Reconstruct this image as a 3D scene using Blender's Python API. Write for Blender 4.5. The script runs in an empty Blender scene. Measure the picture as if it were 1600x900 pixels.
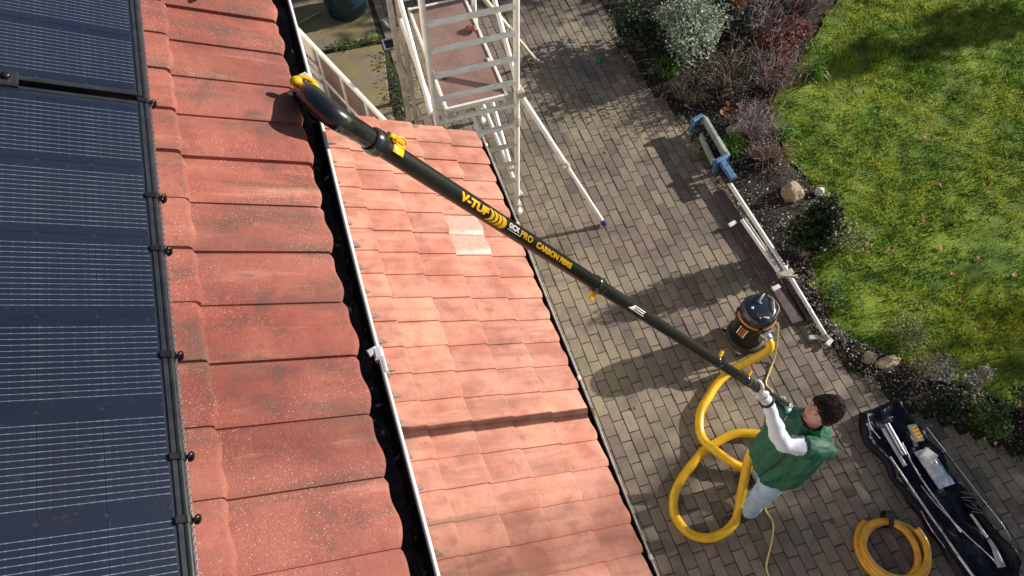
import bpy, bmesh, math, random
import numpy as np
from mathutils import Vector, Matrix, noise

R = math.radians
rng = np.random.default_rng(7)
random.seed(7)
scene = bpy.context.scene
col = scene.collection

# ------------------------------------------------------------------ camera
cam_d = bpy.data.cameras.new('camera'); cam = bpy.data.objects.new('camera', cam_d); col.objects.link(cam)
cam_d.sensor_width = 36.0; cam_d.lens = 36.0 * 1213 / 1600
cam_d.clip_start = 0.05; cam_d.clip_end = 2000
RT, DN, FW = (Vector(v).normalized() for v in ((0.9528, -0.3035, -0.0083), (-0.2631, -0.8111, -0.5224), (0.1517, 0.5000, -0.8526)))
CAM = Vector((0, 0, 6.3))
mw = Matrix.Identity(4)
for i in range(3):
    mw[i][0] = RT[i]; mw[i][1] = -DN[i]; mw[i][2] = -FW[i]; mw[i][3] = CAM[i]
cam.matrix_world = mw
scene.camera = cam

# ------------------------------------------------------------------ world, sun, exposure
SUN_EL, SUN_AZ = 22.5, 1.0            # degrees above the horizon; degrees from +X towards +Y
world = bpy.data.worlds.new('World'); scene.world = world; world.use_nodes = True
nt = world.node_tree; nt.nodes.clear()
wo = nt.nodes.new('ShaderNodeOutputWorld'); wb = nt.nodes.new('ShaderNodeBackground'); ws = nt.nodes.new('ShaderNodeTexSky')
ws.sky_type = 'NISHITA'; ws.sun_disc = False; ws.sun_elevation = R(SUN_EL); ws.sun_rotation = R(90 - SUN_AZ)
ws.air_density = 1.0; ws.dust_density = 1.0
wb.inputs['Strength'].default_value = 0.062
nt.links.new(ws.outputs[0], wb.inputs[0]); nt.links.new(wb.outputs[0], wo.inputs[0])
sd = bpy.data.lights.new('sun', 'SUN'); sd.energy = 5.0; sd.angle = R(0.6); sd.color = (1.0, 0.94, 0.84)
sun = bpy.data.objects.new('sun', sd); col.objects.link(sun)
sv = Vector((math.cos(R(SUN_EL)) * math.cos(R(SUN_AZ)), math.cos(R(SUN_EL)) * math.sin(R(SUN_AZ)), math.sin(R(SUN_EL))))
sun.rotation_euler = sv.to_track_quat('Z', 'Y').to_euler(); sun.location = (20, 0, 20)
vs = scene.view_settings
vs.view_transform = 'Standard'; vs.look = 'None'; vs.exposure = 0.55; vs.gamma = 1.0; vs.use_curve_mapping = False

# ------------------------------------------------------------------ materials
MATS = {}
def nd(t, typ, **kw):
    n = t.nodes.new(typ)
    for k, v in kw.items(): setattr(n, k, v)
    return n
def mth(t, op, a, b=None, c=None, clamp=False):
    n = t.nodes.new('ShaderNodeMath'); n.operation = op; n.use_clamp = clamp
    for i, x in enumerate((a, b, c)):
        if x is None: continue
        if isinstance(x, (int, float)): n.inputs[i].default_value = x
        else: t.links.new(x, n.inputs[i])
    return n.outputs[0]
def mixc(t, fac, a, b, mode='MIX'):
    n = t.nodes.new('ShaderNodeMix'); n.data_type = 'RGBA'; n.blend_type = mode
    for s, x in ((0, fac), (6, a), (7, b)):
        if isinstance(x, (int, float)): n.inputs[s].default_value = x
        elif isinstance(x, (tuple, list)): n.inputs[s].default_value = (*x[:3], 1)
        else: t.links.new(x, n.inputs[s])
    return n.outputs[2]
def ramp(t, fac, *stops):
    n = t.nodes.new('ShaderNodeValToRGB'); e = n.color_ramp.elements
    while len(e) < len(stops): e.new(0.5)
    for i, (p, c) in enumerate(stops):
        e[i].position = p; e[i].color = (*c, 1) if len(c) == 3 else c
    t.links.new(fac, n.inputs[0]); return n.outputs[0]
def noi(t, scale, detail=3, rough=.55, vec=None, dist=0):
    n = t.nodes.new('ShaderNodeTexNoise'); n.inputs['Scale'].default_value = scale; n.inputs['Detail'].default_value = detail
    n.inputs['Roughness'].default_value = rough; n.inputs['Distortion'].default_value = dist
    if vec is not None: t.links.new(vec, n.inputs['Vector'])
    return n.outputs[0]
def vor(t, scale, vec=None, feat='F1'):
    n = t.nodes.new('ShaderNodeTexVoronoi'); n.feature = feat; n.inputs['Scale'].default_value = scale
    if vec is not None: t.links.new(vec, n.inputs['Vector'])
    return n
def sstep(t, x, a, b):
    n = t.nodes.new('ShaderNodeMapRange'); n.interpolation_type = 'SMOOTHSTEP'
    t.links.new(x, n.inputs[0]); n.inputs[1].default_value = a; n.inputs[2].default_value = b
    return n.outputs[0]
def newmat(name):
    m = bpy.data.materials.new(name); m.use_nodes = True; t = m.node_tree; t.nodes.clear()
    o = t.nodes.new('ShaderNodeOutputMaterial'); p = t.nodes.new('ShaderNodeBsdfPrincipled')
    t.links.new(p.outputs[0], o.inputs[0]); MATS[name] = m
    pos = t.nodes.new('ShaderNodeNewGeometry').outputs['Position']
    return m, t, p, pos
def bumpit(t, p, h, strength=.3, dist=.01):
    b = t.nodes.new('ShaderNodeBump'); b.inputs['Strength'].default_value = strength; b.inputs['Distance'].default_value = dist
    t.links.new(h, b.inputs['Height']); t.links.new(b.outputs[0], p.inputs['Normal'])
def rand(t):
    g = t.nodes.new('ShaderNodeNewGeometry'); o = t.nodes.new('ShaderNodeObjectInfo')
    return mth(t, 'FRACT', mth(t, 'ADD', g.outputs['Random Per Island'], o.outputs['Random']))
def simple(name, c, rough=.6, c2=None, scale=12, metal=0, bump=0, bscale=60, bdist=.005, coat=0, spec=None, cr=.05):
    m, t, p, pos = newmat(name)
    c2 = c2 or tuple(x * .72 for x in c)
    f = sstep(t, noi(t, scale, 4, .6, pos), .35, .68)
    t.links.new(mixc(t, f, c, c2), p.inputs['Base Color'])
    rr = mth(t, 'MULTIPLY_ADD', noi(t, scale * 3, 3, .6, pos), .3 * rough, rough * .85)
    t.links.new(rr, p.inputs['Roughness']); p.inputs['Metallic'].default_value = metal
    if coat: p.inputs['Coat Weight'].default_value = coat; p.inputs['Coat Roughness'].default_value = cr
    if spec is not None: p.inputs['Specular IOR Level'].default_value = spec
    if bump: bumpit(t, p, noi(t, bscale, 4, .6, pos), bump, bdist)
    return m
def islands(name, stops, rough=.6, trans=0, spec=.3):
    m, t, p, pos = newmat(name)
    c = ramp(t, rand(t), *stops)
    c = mixc(t, mth(t, 'MULTIPLY', noi(t, 1.7, 2, .5, pos), .5), c, (.5, .5, .5), 'OVERLAY')
    t.links.new(c, p.inputs['Base Color']); p.inputs['Roughness'].default_value = rough
    p.inputs['Specular IOR Level'].default_value = spec
    if trans:
        tr = t.nodes.new('ShaderNodeBsdfTranslucent'); t.links.new(c, tr.inputs[0])
        ms = t.nodes.new('ShaderNodeMixShader'); ms.inputs[0].default_value = trans
        o = [n for n in t.nodes if n.type == 'OUTPUT_MATERIAL'][0]
        t.links.new(p.outputs[0], ms.inputs[1]); t.links.new(tr.outputs[0], ms.inputs[2]); t.links.new(ms.outputs[0], o.inputs[0])
    return m
def tilemat(name, a, b, dirt, speck, speck_amt, dirt_amt):
    m, t, p, pos = newmat(name)
    c = mixc(t, sstep(t, noi(t, 4.5, 5, .62, pos), .36, .66), a, b)
    c = mixc(t, mth(t, 'MULTIPLY', mth(t, 'SUBTRACT', rand(t), .5), .55), c, (.62, .5, .4), 'SOFT_LIGHT')
    br = mth(t, 'MULTIPLY_ADD', rand(t), .26, .87)
    cb = t.nodes.new('ShaderNodeVectorMath'); cb.operation = 'SCALE'; t.links.new(c, cb.inputs[0]); t.links.new(br, cb.inputs['Scale']); c = cb.outputs[0]
    # lichen and grime patches with a shape of their own, and streaks washed down the slope
    mp = t.nodes.new('ShaderNodeMapping'); mp.inputs['Scale'].default_value = (2.2, 15, 2.2); t.links.new(pos, mp.inputs[0])
    st_ = mth(t, 'MULTIPLY', sstep(t, noi(t, 1.0, 5, .62, mp.outputs[0], .3), .47, .68), dirt_amt * .9)
    c = mixc(t, st_, c, dirt)
    lt = mth(t, 'MULTIPLY', sstep(t, noi(t, 1.35, 4, .6, mp.outputs[0], .2), .55, .75), .35)
    c = mixc(t, lt, c, (.62, .33, .24))
    g = mth(t, 'MULTIPLY', sstep(t, noi(t, 9, 6, .68, pos, .4), .5, .7), dirt_amt)
    c = mixc(t, g, c, dirt)
    g2 = mth(t, 'MULTIPLY', sstep(t, noi(t, 38, 5, .7, pos), .52, .72), dirt_amt * .55)
    c = mixc(t, g2, c, tuple(x * .8 for x in dirt))
    for sc, th, am in ((150, .20, 1.0), (330, .30, .75), (80, .1, 1.0)):
        v = vor(t, sc, pos)
        keep = mth(t, 'GREATER_THAN', v.outputs['Color'], .56 if sc != 80 else .8)
        f = mth(t, 'MULTIPLY', mth(t, 'MULTIPLY', mth(t, 'LESS_THAN', v.outputs['Distance'], th), keep), am * speck_amt)
        f = mth(t, 'MULTIPLY', f, sstep(t, noi(t, 6, 3, .6, pos), .34, .6))
        c = mixc(t, f, c, speck)
    t.links.new(c, p.inputs['Base Color'])
    p.inputs['Roughness'].default_value = .78; p.inputs['Specular IOR Level'].default_value = .35
    h = mth(t, 'ADD', noi(t, 220, 4, .7, pos), mth(t, 'MULTIPLY', noi(t, 30, 4, .6, pos), 1.4))
    bumpit(t, p, h, .42, .0035)
    return m

tilemat('tile_red', (.325, .105, .078), (.240, .064, .050), (.125, .068, .052), (.66, .48, .38), .42, .75)
tilemat('tile_salmon', (.525, .242, .175), (.400, .148, .106), (.25, .112, .085), (.66, .44, .33), .4, .62)
simple('tile_clean', (.62, .36, .30), .38, (.55, .27, .21), 40, bump=.15)
simple('mortar', (.25, .17, .15), .9, (.17, .12, .11), 30, bump=.5)
simple('gutter_black', (.012, .012, .013), .28, (.03, .026, .024), 16, bump=.3, bscale=40)
simple('sludge', (.006, .006, .007), .22, (.06, .055, .056), 28, bump=.8, bscale=70, bdist=.01)
simple('white_plastic', (.78, .78, .76), .35, (.62, .62, .60), 9)
simple('grey_plastic', (.42, .42, .41), .4, (.25, .25, .24), 14)
simple('render_wall', (.62, .57, .49), .9, (.52, .47, .4), 4, bump=.4)
simple('roof_felt', (.05, .04, .04), .9)
simple('fascia_brown', (.05, .03, .025), .6)
simple('aluminium', (.86, .86, .84), .45, (.72, .72, .70), 14, metal=.12, bump=.1)
simple('aluminium_dirty', (.62, .57, .49), .5, (.40, .36, .30), 9, metal=.2, bump=.15)
simple('aluminium_yellowish', (.64, .64, .47), .5, (.58, .57, .47), 8, metal=.15)  # duller yellowish aluminium for rear and low rungs and the rear stabiliser
simple('deck_ply', (.255, .155, .135), .75, (.19, .115, .10), 7, bump=.25, bscale=90)
simple('blue_plastic', (.03, .03, .16), .4)
simple('clamp_blue', (.10, .22, .42), .5, (.05, .10, .20), 24, bump=.2)
simple('pale_green_board', (.34, .40, .36), .7, (.24, .28, .25), 14, bump=.2)
simple('wet_plank', (.115, .075, .068), .55, (.06, .04, .038), 12, bump=.4, bscale=80)
simple('carbon', (.008, .008, .009), .40, (.012, .012, .013), 60, coat=.1, cr=.2, spec=.3)
simple('black_plastic', (.010, .010, .012), .22, (.016, .016, .018), 20, coat=.5, cr=.08)
simple('black_matt', (.014, .014, .015), .55, (.022, .022, .022), 30)
simple('drum_black', (.008, .008, .009), .42, (.012, .012, .013), 30, spec=.3)
simple('lid_navy', (.012, .018, .032), .25, (.018, .024, .038), 20, coat=.4)
simple('yellow_print', (.85, .46, .01), .45, (.78, .40, .01), 40)
simple('white_print', (.80, .80, .78), .5)
simple('orange_band', (.75, .23, .03), .4)
simple('yellow_clip', (.86, .50, .01), .38, (.7, .36, .01), 30)
simple('hose_yellow', (.80, .47, .008), .36, (.70, .38, .006), 18, coat=.2)
simple('coil_yellow', (.74, .38, .03), .38, (.60, .28, .02), 16, coat=.2)
simple('cable_yellow', (.80, .66, .25), .5)
simple('steel', (.58, .58, .60), .32, (.4, .4, .42), 30, metal=.9)
simple('bag_navy', (.004, .005, .015), .36, (.006, .006, .016), 9, bump=.8, bscale=18, bdist=.016, spec=.2)
simple('clear_poly', (.55, .60, .72), .12, (.36, .40, .52), 22, coat=.8, bump=.8, bscale=30, bdist=.012)
simple('skin', (.58, .30, .235), .5, (.50, .22, .175), 26)
simple('lips', (.30, .09, .085), .5)
simple('hair_brown', (.034, .019, .013), .6, (.014, .009, .007), 60, spec=.2)
simple('eye_white', (.7, .68, .65), .2)
simple('eye_dark', (.02, .015, .012), .15)
simple('vest_green', (.010, .105, .062), .62, (.007, .072, .044), 10, bump=.5, bscale=26, bdist=.012)
simple('vest_lining', (.010, .050, .020), .8, (.03, .10, .02), 50)
simple('sleeve_white', (.66, .68, .80), .75, (.56, .58, .70), 8, bump=.5, bscale=34, bdist=.010)
simple('jeans_pale', (.36, .47, .66), .8, (.27, .36, .52), 9, bump=.5, bscale=28, bdist=.012)
simple('glove_white', (.62, .62, .62), .7, (.45, .45, .45), 40, bump=.3)
simple('glove_black', (.014, .014, .015), .6)
simple('shoe_dark', (.02, .02, .022), .5)
simple('stone_tan', (.40, .30, .20), .85, (.27, .20, .13), 16, bump=.6, bscale=30, bdist=.02)
simple('stone_white', (.62, .60, .60), .8, (.48, .46, .46), 20, bump=.4)
simple('barrel_teal', (.012, .045, .062), .4, (.009, .03, .04), 8)
simple('wood_pale', (.46, .36, .25), .7)
simple('pane_pink', (.30, .215, .215), .12, (.22, .13, .13), 5, coat=.5)
simple('bark', (.10, .075, .055), .9, (.06, .045, .035), 14, bump=.8, bscale=30, bdist=.03)
simple('twig', (.17, .115, .10), .9, (.24, .18, .16), 14)
simple('twig_grey', (.30, .235, .24), .9, (.20, .15, .16), 14)
simple('shed_wood', (.16, .10, .06), .85, (.11, .07, .04), 6, bump=.4)
simple('green_ball', (.01, .16, .08), .4)
simple('drain_grey', (.20, .20, .21), .5)
simple('rope', (.55, .52, .46), .9)
islands('leaf_grey', ((0, (.11, .15, .09)), (.5, (.30, .36, .26)), (1, (.52, .58, .46))), .6, .25)
islands('leaf_green', ((0, (.025, .06, .012)), (.5, (.06, .125, .022)), (1, (.13, .22, .04))), .5, .3)
islands('leaf_bright', ((0, (.06, .15, .015)), (1, (.17, .34, .04))), .5, .35)
islands('leaf_dark', ((0, (.010, .02, .008)), (.6, (.028, .05, .018)), (1, (.06, .085, .03))), .5, .2)
islands('leaf_varieg', ((0, (.05, .08, .02)), (.4, (.12, .17, .05)), (.7, (.30, .33, .16)), (.92, (.40, .38, .2)), (1, (.40, .16, .10))), .55, .25)
islands('leaf_silver', ((0, (.12, .11, .10)), (.5, (.30, .30, .23)), (.8, (.45, .46, .36)), (1, (.26, .07, .09))), .6, .2)
islands('leaf_red', ((0, (.05, .012, .014)), (.5, (.16, .025, .03)), (.8, (.30, .06, .06)), (1, (.30, .25, .12))), .5, .3)
islands('leaf_fallen', ((0, (.17, .04, .022)), (.5, (.27, .10, .035)), (1, (.42, .25, .09))), .6, .2)
islands('chips', ((0, (.03, .022, .018)), (.4, (.08, .055, .045)), (.66, (.24, .18, .15)), (.85, (.45, .40, .37)), (1, (.7, .66, .62))), .7)
def grassmat():
    m, t, p, pos = newmat('grass_blade')
    c = ramp(t, rand(t), (0, (.045, .12, .007)), (.45, (.14, .28, .014)), (.8, (.27, .42, .025)), (1, (.50, .52, .08)))
    big = noi(t, 1.3, 5, .65, pos, .5)
    c = mixc(t, sstep(t, big, .47, .60), c, (.46, .49, .04), 'MIX')
    c = mixc(t, mth(t, 'MULTIPLY', sstep(t, noi(t, 3.1, 5, .7, pos), .50, .66), .7), c, (.045, .10, .016))
    c = mixc(t, mth(t, 'MULTIPLY', sstep(t, noi(t, 10, 5, .78, pos), .52, .62), .9), c, (.016, .030, .008))
    c = mixc(t, mth(t, 'MULTIPLY', sstep(t, noi(t, 6.3, 4, .7, pos), .56, .70), .7), c, (.52, .55, .06))
    t.links.new(c, p.inputs['Base Color']); p.inputs['Roughness'].default_value = .55; p.inputs['Specular IOR Level'].default_value = .25
    tr = t.nodes.new('ShaderNodeBsdfTranslucent'); t.links.new(c, tr.inputs[0]); ms = t.nodes.new('ShaderNodeMixShader'); ms.inputs[0].default_value = .3
    o = [n for n in t.nodes if n.type == 'OUTPUT_MATERIAL'][0]
    t.links.new(p.outputs[0], ms.inputs[1]); t.links.new(tr.outputs[0], ms.inputs[2]); t.links.new(ms.outputs[0], o.inputs[0])
grassmat()
def lawnmat():
    m, t, p, pos = newmat('lawn_soil')
    c = mixc(t, sstep(t, noi(t, 2.2, 6, .7, pos), .35, .65), (.08, .15, .012), (.24, .31, .03))
    c = mixc(t, sstep(t, noi(t, 7, 5, .75, pos), .55, .68), c, (.055, .065, .02))
    t.links.new(c, p.inputs['Base Color']); p.inputs['Roughness'].default_value = .95
    bumpit(t, p, noi(t, 40, 5, .7, pos), .8, .03)
lawnmat()
def soilmat():
    m, t, p, pos = newmat('soil')
    c = mixc(t, sstep(t, noi(t, 14, 6, .7, pos), .35, .65), (.018, .013, .010), (.050, .036, .030))
    t.links.new(c, p.inputs['Base Color']); p.inputs['Roughness'].default_value = .95
    bumpit(t, p, noi(t, 30, 6, .75, pos), 1.0, .05)
soilmat()
def pavermat():
    m, t, p, pos = newmat('paver_block')
    c = ramp(t, rand(t), (0, (.120, .098, .084)), (.3, (.195, .155, .122)), (.55, (.250, .202, .150)), (.8, (.195, .140, .124)), (1, (.275, .228, .165)))
    # old stains with their own outline
    c = mixc(t, mth(t, 'MULTIPLY', sstep(t, noi(t, .9, 5, .6, pos, .4), .46, .60), .55), c, (.33, .28, .185))
    c = mixc(t, mth(t, 'MULTIPLY', sstep(t, noi(t, 1.5, 5, .62, pos, .6), .48, .64), .65), c, (.105, .082, .074))
    c = mixc(t, mth(t, 'MULTIPLY', sstep(t, noi(t, 26, 6, .72, pos), .48, .7), .38), c, (.10, .08, .065))
    v = vor(t, 150, pos)
    f = mth(t, 'MULTIPLY', mth(t, 'LESS_THAN', v.outputs['Distance'], .28), mth(t, 'GREATER_THAN', v.outputs['Color'], .72))
    c = mixc(t, mth(t, 'MULTIPLY', f, .5), c, (.42, .38, .31))
    moss = mth(t, 'MULTIPLY', sstep(t, noi(t, 1.1, 5, .65, pos, .3), .56, .7), .35)
    c = mixc(t, moss, c, (.15, .16, .06))
    t.links.new(c, p.inputs['Base Color']); p.inputs['Roughness'].default_value = .82
    bumpit(t, p, mth(t, 'ADD', noi(t, 160, 4, .7, pos), noi(t, 40, 4, .6, pos)), .5, .005)
pavermat()
def jointmat():
    m, t, p, pos = newmat('joint_sand')
    c = mixc(t, sstep(t, noi(t, 5, 5, .7, pos), .45, .65), (.030, .024, .020), (.045, .052, .018))
    t.links.new(c, p.inputs['Base Color']); p.inputs['Roughness'].default_value = 1
    bumpit(t, p, noi(t, 60, 4, .7, pos), .6, .02)
jointmat()
def slabmat():
    m, t, p, pos = newmat('concrete_slab')
    c = mixc(t, sstep(t, noi(t, 2.5, 6, .65, pos, .4), .35, .65), (.235, .185, .125), (.165, .13, .092))
    c = mixc(t, mth(t, 'MULTIPLY', sstep(t, noi(t, 3.6, 6, .7, pos, .5), .42, .60), .7), c, (.24, .20, .06))
    c = mixc(t, mth(t, 'MULTIPLY', sstep(t, noi(t, 34, 5, .7, pos), .5, .7), .4), c, (.13, .10, .08))
    t.links.new(c, p.inputs['Base Color']); p.inputs['Roughness'].default_value = .9
    bumpit(t, p, noi(t, 60, 5, .7, pos), .5, .01)
slabmat()
CELL_W, CELL_L = 0.168, 0.0845
def cellmat():
    m, t, p, pos = newmat('solar_cell')
    o = t.nodes.new('ShaderNodeTexCoord').outputs['Object']
    s = t.nodes.new('ShaderNodeSeparateXYZ'); t.links.new(o, s.inputs[0])
    pitch = CELL_W / 16.0
    fy = mth(t, 'ABSOLUTE', mth(t, 'SUBTRACT', mth(t, 'FRACT', mth(t, 'ADD', mth(t, 'DIVIDE', s.outputs['Y'], pitch), .5)), .5))
    fx = mth(t, 'ABSOLUTE', mth(t, 'SUBTRACT', mth(t, 'FRACT', mth(t, 'DIVIDE', s.outputs['X'], CELL_L / 5)), .5))
    pad = mth(t, 'LESS_THAN', fx, .09)
    edge = mth(t, 'GREATER_THAN', mth(t, 'ABSOLUTE', s.outputs['X']), CELL_L * .40)
    wd = mth(t, 'ADD', mth(t, 'ADD', .042, mth(t, 'MULTIPLY', pad, .03)), mth(t, 'MULTIPLY', edge, .025))
    line = mth(t, 'MULTIPLY', mth(t, 'LESS_THAN', fy, wd), mth(t, 'LESS_THAN', mth(t, 'ABSOLUTE', s.outputs['Y']), CELL_W * .5 - .0115))
    base = mixc(t, sstep(t, noi(t, 3, 3, .5, pos), .35, .65), (.008, .013, .032), (.012, .015, .028))
    r = t.nodes.new('ShaderNodeObjectInfo').outputs['Random']
    base = mixc(t, mth(t, 'MULTIPLY', r, .5), base, (.014, .019, .036))
    dust = mth(t, 'MULTIPLY', sstep(t, noi(t, 55, 5, .75, pos), .56, .8), .12)
    c = mixc(t, mth(t, 'MULTIPLY', line, .85), base, (.15, .178, .215))
    c = mixc(t, dust, c, (.22, .22, .22))
    t.links.new(c, p.inputs['Base Color'])
    p.inputs['Roughness'].default_value = .35; p.inputs['Specular IOR Level'].default_value = .5
    p.inputs['Coat Weight'].default_value = .7; p.inputs['Coat Roughness'].default_value = .10; p.inputs['Coat IOR'].default_value = 1.25; p.inputs['Specular IOR Level'].default_value = .2
cellmat()
simple('panel_backsheet', (.014, .017, .026), .3, (.018, .022, .03), 9, coat=.6, cr=.12)
simple('panel_frame', (.028, .031, .037), .33, (.045, .048, .055), 30, metal=.4)
simple('clip_black', (.008, .008, .010), .35)

# ------------------------------------------------------------------ mesh helpers
def frames(P):
    P = [Vector(p) for p in P]; n = len(P); T = []
    for i in range(n):
        d = P[min(i + 1, n - 1)] - P[max(i - 1, 0)]
        T.append(d.normalized() if d.length > 1e-9 else Vector((0, 0, 1)))
    ref = Vector((0, 0, 1)) if abs(T[0].z) < .9 else Vector((1, 0, 0))
    u = T[0].cross(ref).normalized(); out = []
    for i in range(n):
        u = (u - T[i] * u.dot(T[i])).normalized(); out.append((P[i], u, T[i].cross(u)))
    return out
def smooth(P, k=6):
    P = [Vector(p) for p in P]; Q = [P[0] * 2 - P[1]] + P + [P[-1] * 2 - P[-2]]; out = []
    for i in range(1, len(Q) - 2):
        a, b, c, d = Q[i - 1], Q[i], Q[i + 1], Q[i + 2]
        for j in range(k):
            t = j / k
            out.append(.5 * ((2 * b) + (c - a) * t + (2 * a - 5 * b + 4 * c - d) * t * t + (3 * b - a - 3 * c + d) * t ** 3))
    out.append(P[-1]); return out
class MB:
    def __init__(s): s.v = []; s.f = []; s.sm = []
    def add(s, V, F, sm=False):
        o = len(s.v); s.v += [tuple(x) for x in V]; s.f += [tuple(i + o for i in f) for f in F]; s.sm += [sm] * len(F); return s
    def box(s, c, size, rot=None, bev=0):
        x, y, z = (a / 2 for a in size); c = Vector(c); rot = rot or Matrix.Identity(3)
        if bev:
            b = min(bev, x * .45, y * .45, z * .45); V = []
            for sz, ins in ((-z, b), (-z + b, 0), (z - b, 0), (z, b)):
                for sx, sy in ((-1, -1), (1, -1), (1, 1), (-1, 1)): V.append(c + rot @ Vector((sx * (x - ins), sy * (y - ins), sz)))
            F = [(3, 2, 1, 0), (12, 13, 14, 15)]
            for r in range(3):
                for i in range(4): j = (i + 1) % 4; F.append((r * 4 + i, r * 4 + j, r * 4 + 4 + j, r * 4 + 4 + i))
            return s.add(V, F)
        V = [c + rot @ Vector((sx * x, sy * y, sz * z)) for sz in (-1, 1) for sx, sy in ((-1, -1), (1, -1), (1, 1), (-1, 1))]
        return s.add(V, [(3, 2, 1, 0), (4, 5, 6, 7), (0, 1, 5, 4), (1, 2, 6, 5), (2, 3, 7, 6), (3, 0, 4, 7)])
    def tube(s, P, r, seg=10, cap=True, sy=1.0):
        fr = frames(P); n = len(fr); rr = r if isinstance(r, (list, tuple)) else [r] * n; V = []; F = []
        for (p, u, w), q in zip(fr, rr):
            for k in range(seg):
                a = 2 * math.pi * k / seg; V.append(p + u * (math.cos(a) * q) + w * (math.sin(a) * q * sy))
        for i in range(n - 1):
            for k in range(seg):
                a, b = i * seg + k, i * seg + (k + 1) % seg; F.append((a, b, b + seg, a + seg))
        s.add(V, F, True)
        if cap:
            s.add(V[:seg], [tuple(range(seg))[::-1]]); s.add(V[-seg:], [tuple(range(seg))])
        return s
    def bar(s, a, b, r, seg=10): return s.tube([a, b], r, seg)
    def lathe(s, prof, c=(0, 0, 0), seg=32, mtx=None):
        V = []; F = []; n = len(prof); c = Vector(c); mtx = mtx or Matrix.Identity(3)
        for r, z in prof:
            for k in range(seg): a = 2 * math.pi * k / seg; V.append(c + mtx @ Vector((r * math.cos(a), r * math.sin(a), z)))
        for i in range(n - 1):
            for k in range(seg): a, b = i * seg + k, i * seg + (k + 1) % seg; F.append((a, b, b + seg, a + seg))
        s.add(V, F, True); s.add(V[:seg], [tuple(range(seg))[::-1]]); s.add(V[-seg:], [tuple(range(seg))]); return s
    def ell(s, c, r, seg=16, rings=10, rot=None):
        V = []; F = []; c = Vector(c); r = Vector(r); rot = rot or Matrix.Identity(3)
        for i in range(rings + 1):
            t = math.pi * i / rings
            for k in range(seg):
                a = 2 * math.pi * k / seg; V.append(c + rot @ Vector((r.x * math.sin(t) * math.cos(a), r.y * math.sin(t) * math.sin(a), r.z * math.cos(t))))
        for i in range(rings):
            for k in range(seg): a, b = i * seg + k, i * seg + (k + 1) % seg; F.append((a + seg, b + seg, b, a))
        return s.add(V, F, True)
    def mesh(s, name):
        m = bpy.data.meshes.new(name); m.from_pydata(s.v, [], s.f); m.polygons.foreach_set('use_smooth', s.sm); m.update(); return m
    def build(s, name, mat, parent=None): return obj(name, s.mesh(name), mat, parent)
def obj(name, me, mat=None, parent=None):
    o = bpy.data.objects.new(name, me); col.objects.link(o)
    if parent is not None:
        o.parent = parent
        if parent.type == 'EMPTY' or True: o.matrix_parent_inverse = parent.matrix_basis.inverted()
    if mat and me is not None and len(me.materials) == 0: me.materials.append(MATS[mat])
    return o
def thing(name, label, cat, loc=(0, 0, 0), group=None):
    o = bpy.data.objects.new(name, None); col.objects.link(o); o.location = loc; o.empty_display_size = .1
    return tag(o, label, cat, group)
def tag(o, label, cat, group=None):
    o['label'] = label; o['category'] = cat
    if group: o['group'] = group
    return o
def struct(o): o['kind'] = 'structure'; return o
def np_mesh(name, V, F):
    me = bpy.data.meshes.new(name); V = np.asarray(V, np.float32); F = np.asarray(F, np.int32); k = F.shape[1]
    me.vertices.add(len(V)); me.vertices.foreach_set('co', V.ravel())
    me.loops.add(F.size); me.loops.foreach_set('vertex_index', F.ravel())
    me.polygons.add(len(F)); me.polygons.foreach_set('loop_start', np.arange(0, F.size, k, dtype=np.int32))
    me.update(calc_edges=True); return me
def leaf_mesh(name, C, size, up=.5, seed=0, aspect=.55, fold=.25):
    """one folded leaf (two quads) at each centre C"""
    g = np.random.default_rng(seed); n = len(C); C = np.asarray(C)
    a = g.normal(size=(n, 3)); a[:, 2] *= .6; a /= np.linalg.norm(a, axis=1)[:, None]
    nn = g.normal(size=(n, 3)); nn[:, 2] += up * 2; b = np.cross(a, nn); b /= np.linalg.norm(b, axis=1)[:, None] + 1e-9
    c = np.cross(a, b); s = (size * g.uniform(.6, 1.35, n))[:, None]
    p0 = C - a * s * .5; p1 = C + a * s * .5; l = C + b * s * aspect * .5 + c * s * fold * aspect; r = C - b * s * aspect * .5 + c * s * fold * aspect
    V = np.stack([p0, l, p1, r], 1).reshape(-1, 3); i = np.arange(n)[:, None] * 4
    F = np.concatenate([i + [0, 1, 2], i + [0, 2, 3]], 0); return np_mesh(name, V, F)
def interp(y, tab):
    ys = [a for a, b in tab]; xs = [b for a, b in tab]; return np.interp(y, ys, xs)

# ------------------------------------------------------------------ the setting: ground, paving, bed, lawn
g = MB(); g.add([(-400, -400, -.06), (400, -400, -.06), (400, 400, -.06), (-400, 400, -.06)], [(0, 1, 2, 3)])
struct(g.build('ground', 'lawn_soil'))
PAVE = [(-3, 6.6), (0, 5.35), (.79, 4.70), (1.2, 4.34), (1.6, 3.98), (1.99, 3.78), (2.32, 3.71), (3.27, 3.62), (4.13, 3.60), (4.88, 3.63), (5.34, 3.56), (6.03, 3.40), (6.6, 3.38), (7.3, 3.48), (12, 3.6)]
LAWN = [(-3, 8.2), (-1, 6.6), (.5, 5.45), (1.16, 4.93), (1.53, 4.55), (1.89, 4.18), (2.18, 3.88), (2.45, 3.77), (3.01, 3.88), (3.35, 4.28), (3.81, 4.48), (4.3, 4.39), (4.85, 4.46), (5.27, 4.72), (5.72, 5.37), (6.4, 6.18), (7.2, 7.0), (12, 11)]
# sand bed under the pavers
ys = np.linspace(-3, 12, 60); b = MB()
V = []; F = []
for i, y in enumerate(ys): V += [(.2, y, -.0075), (float(interp(y, PAVE)) + .02, y, -.0075)]
for i in range(len(ys) - 1): F.append((2 * i, 2 * i + 1, 2 * i + 3, 2 * i + 2))
b.add(V, F); paving = struct(b.build('paving', 'joint_sand'))
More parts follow.
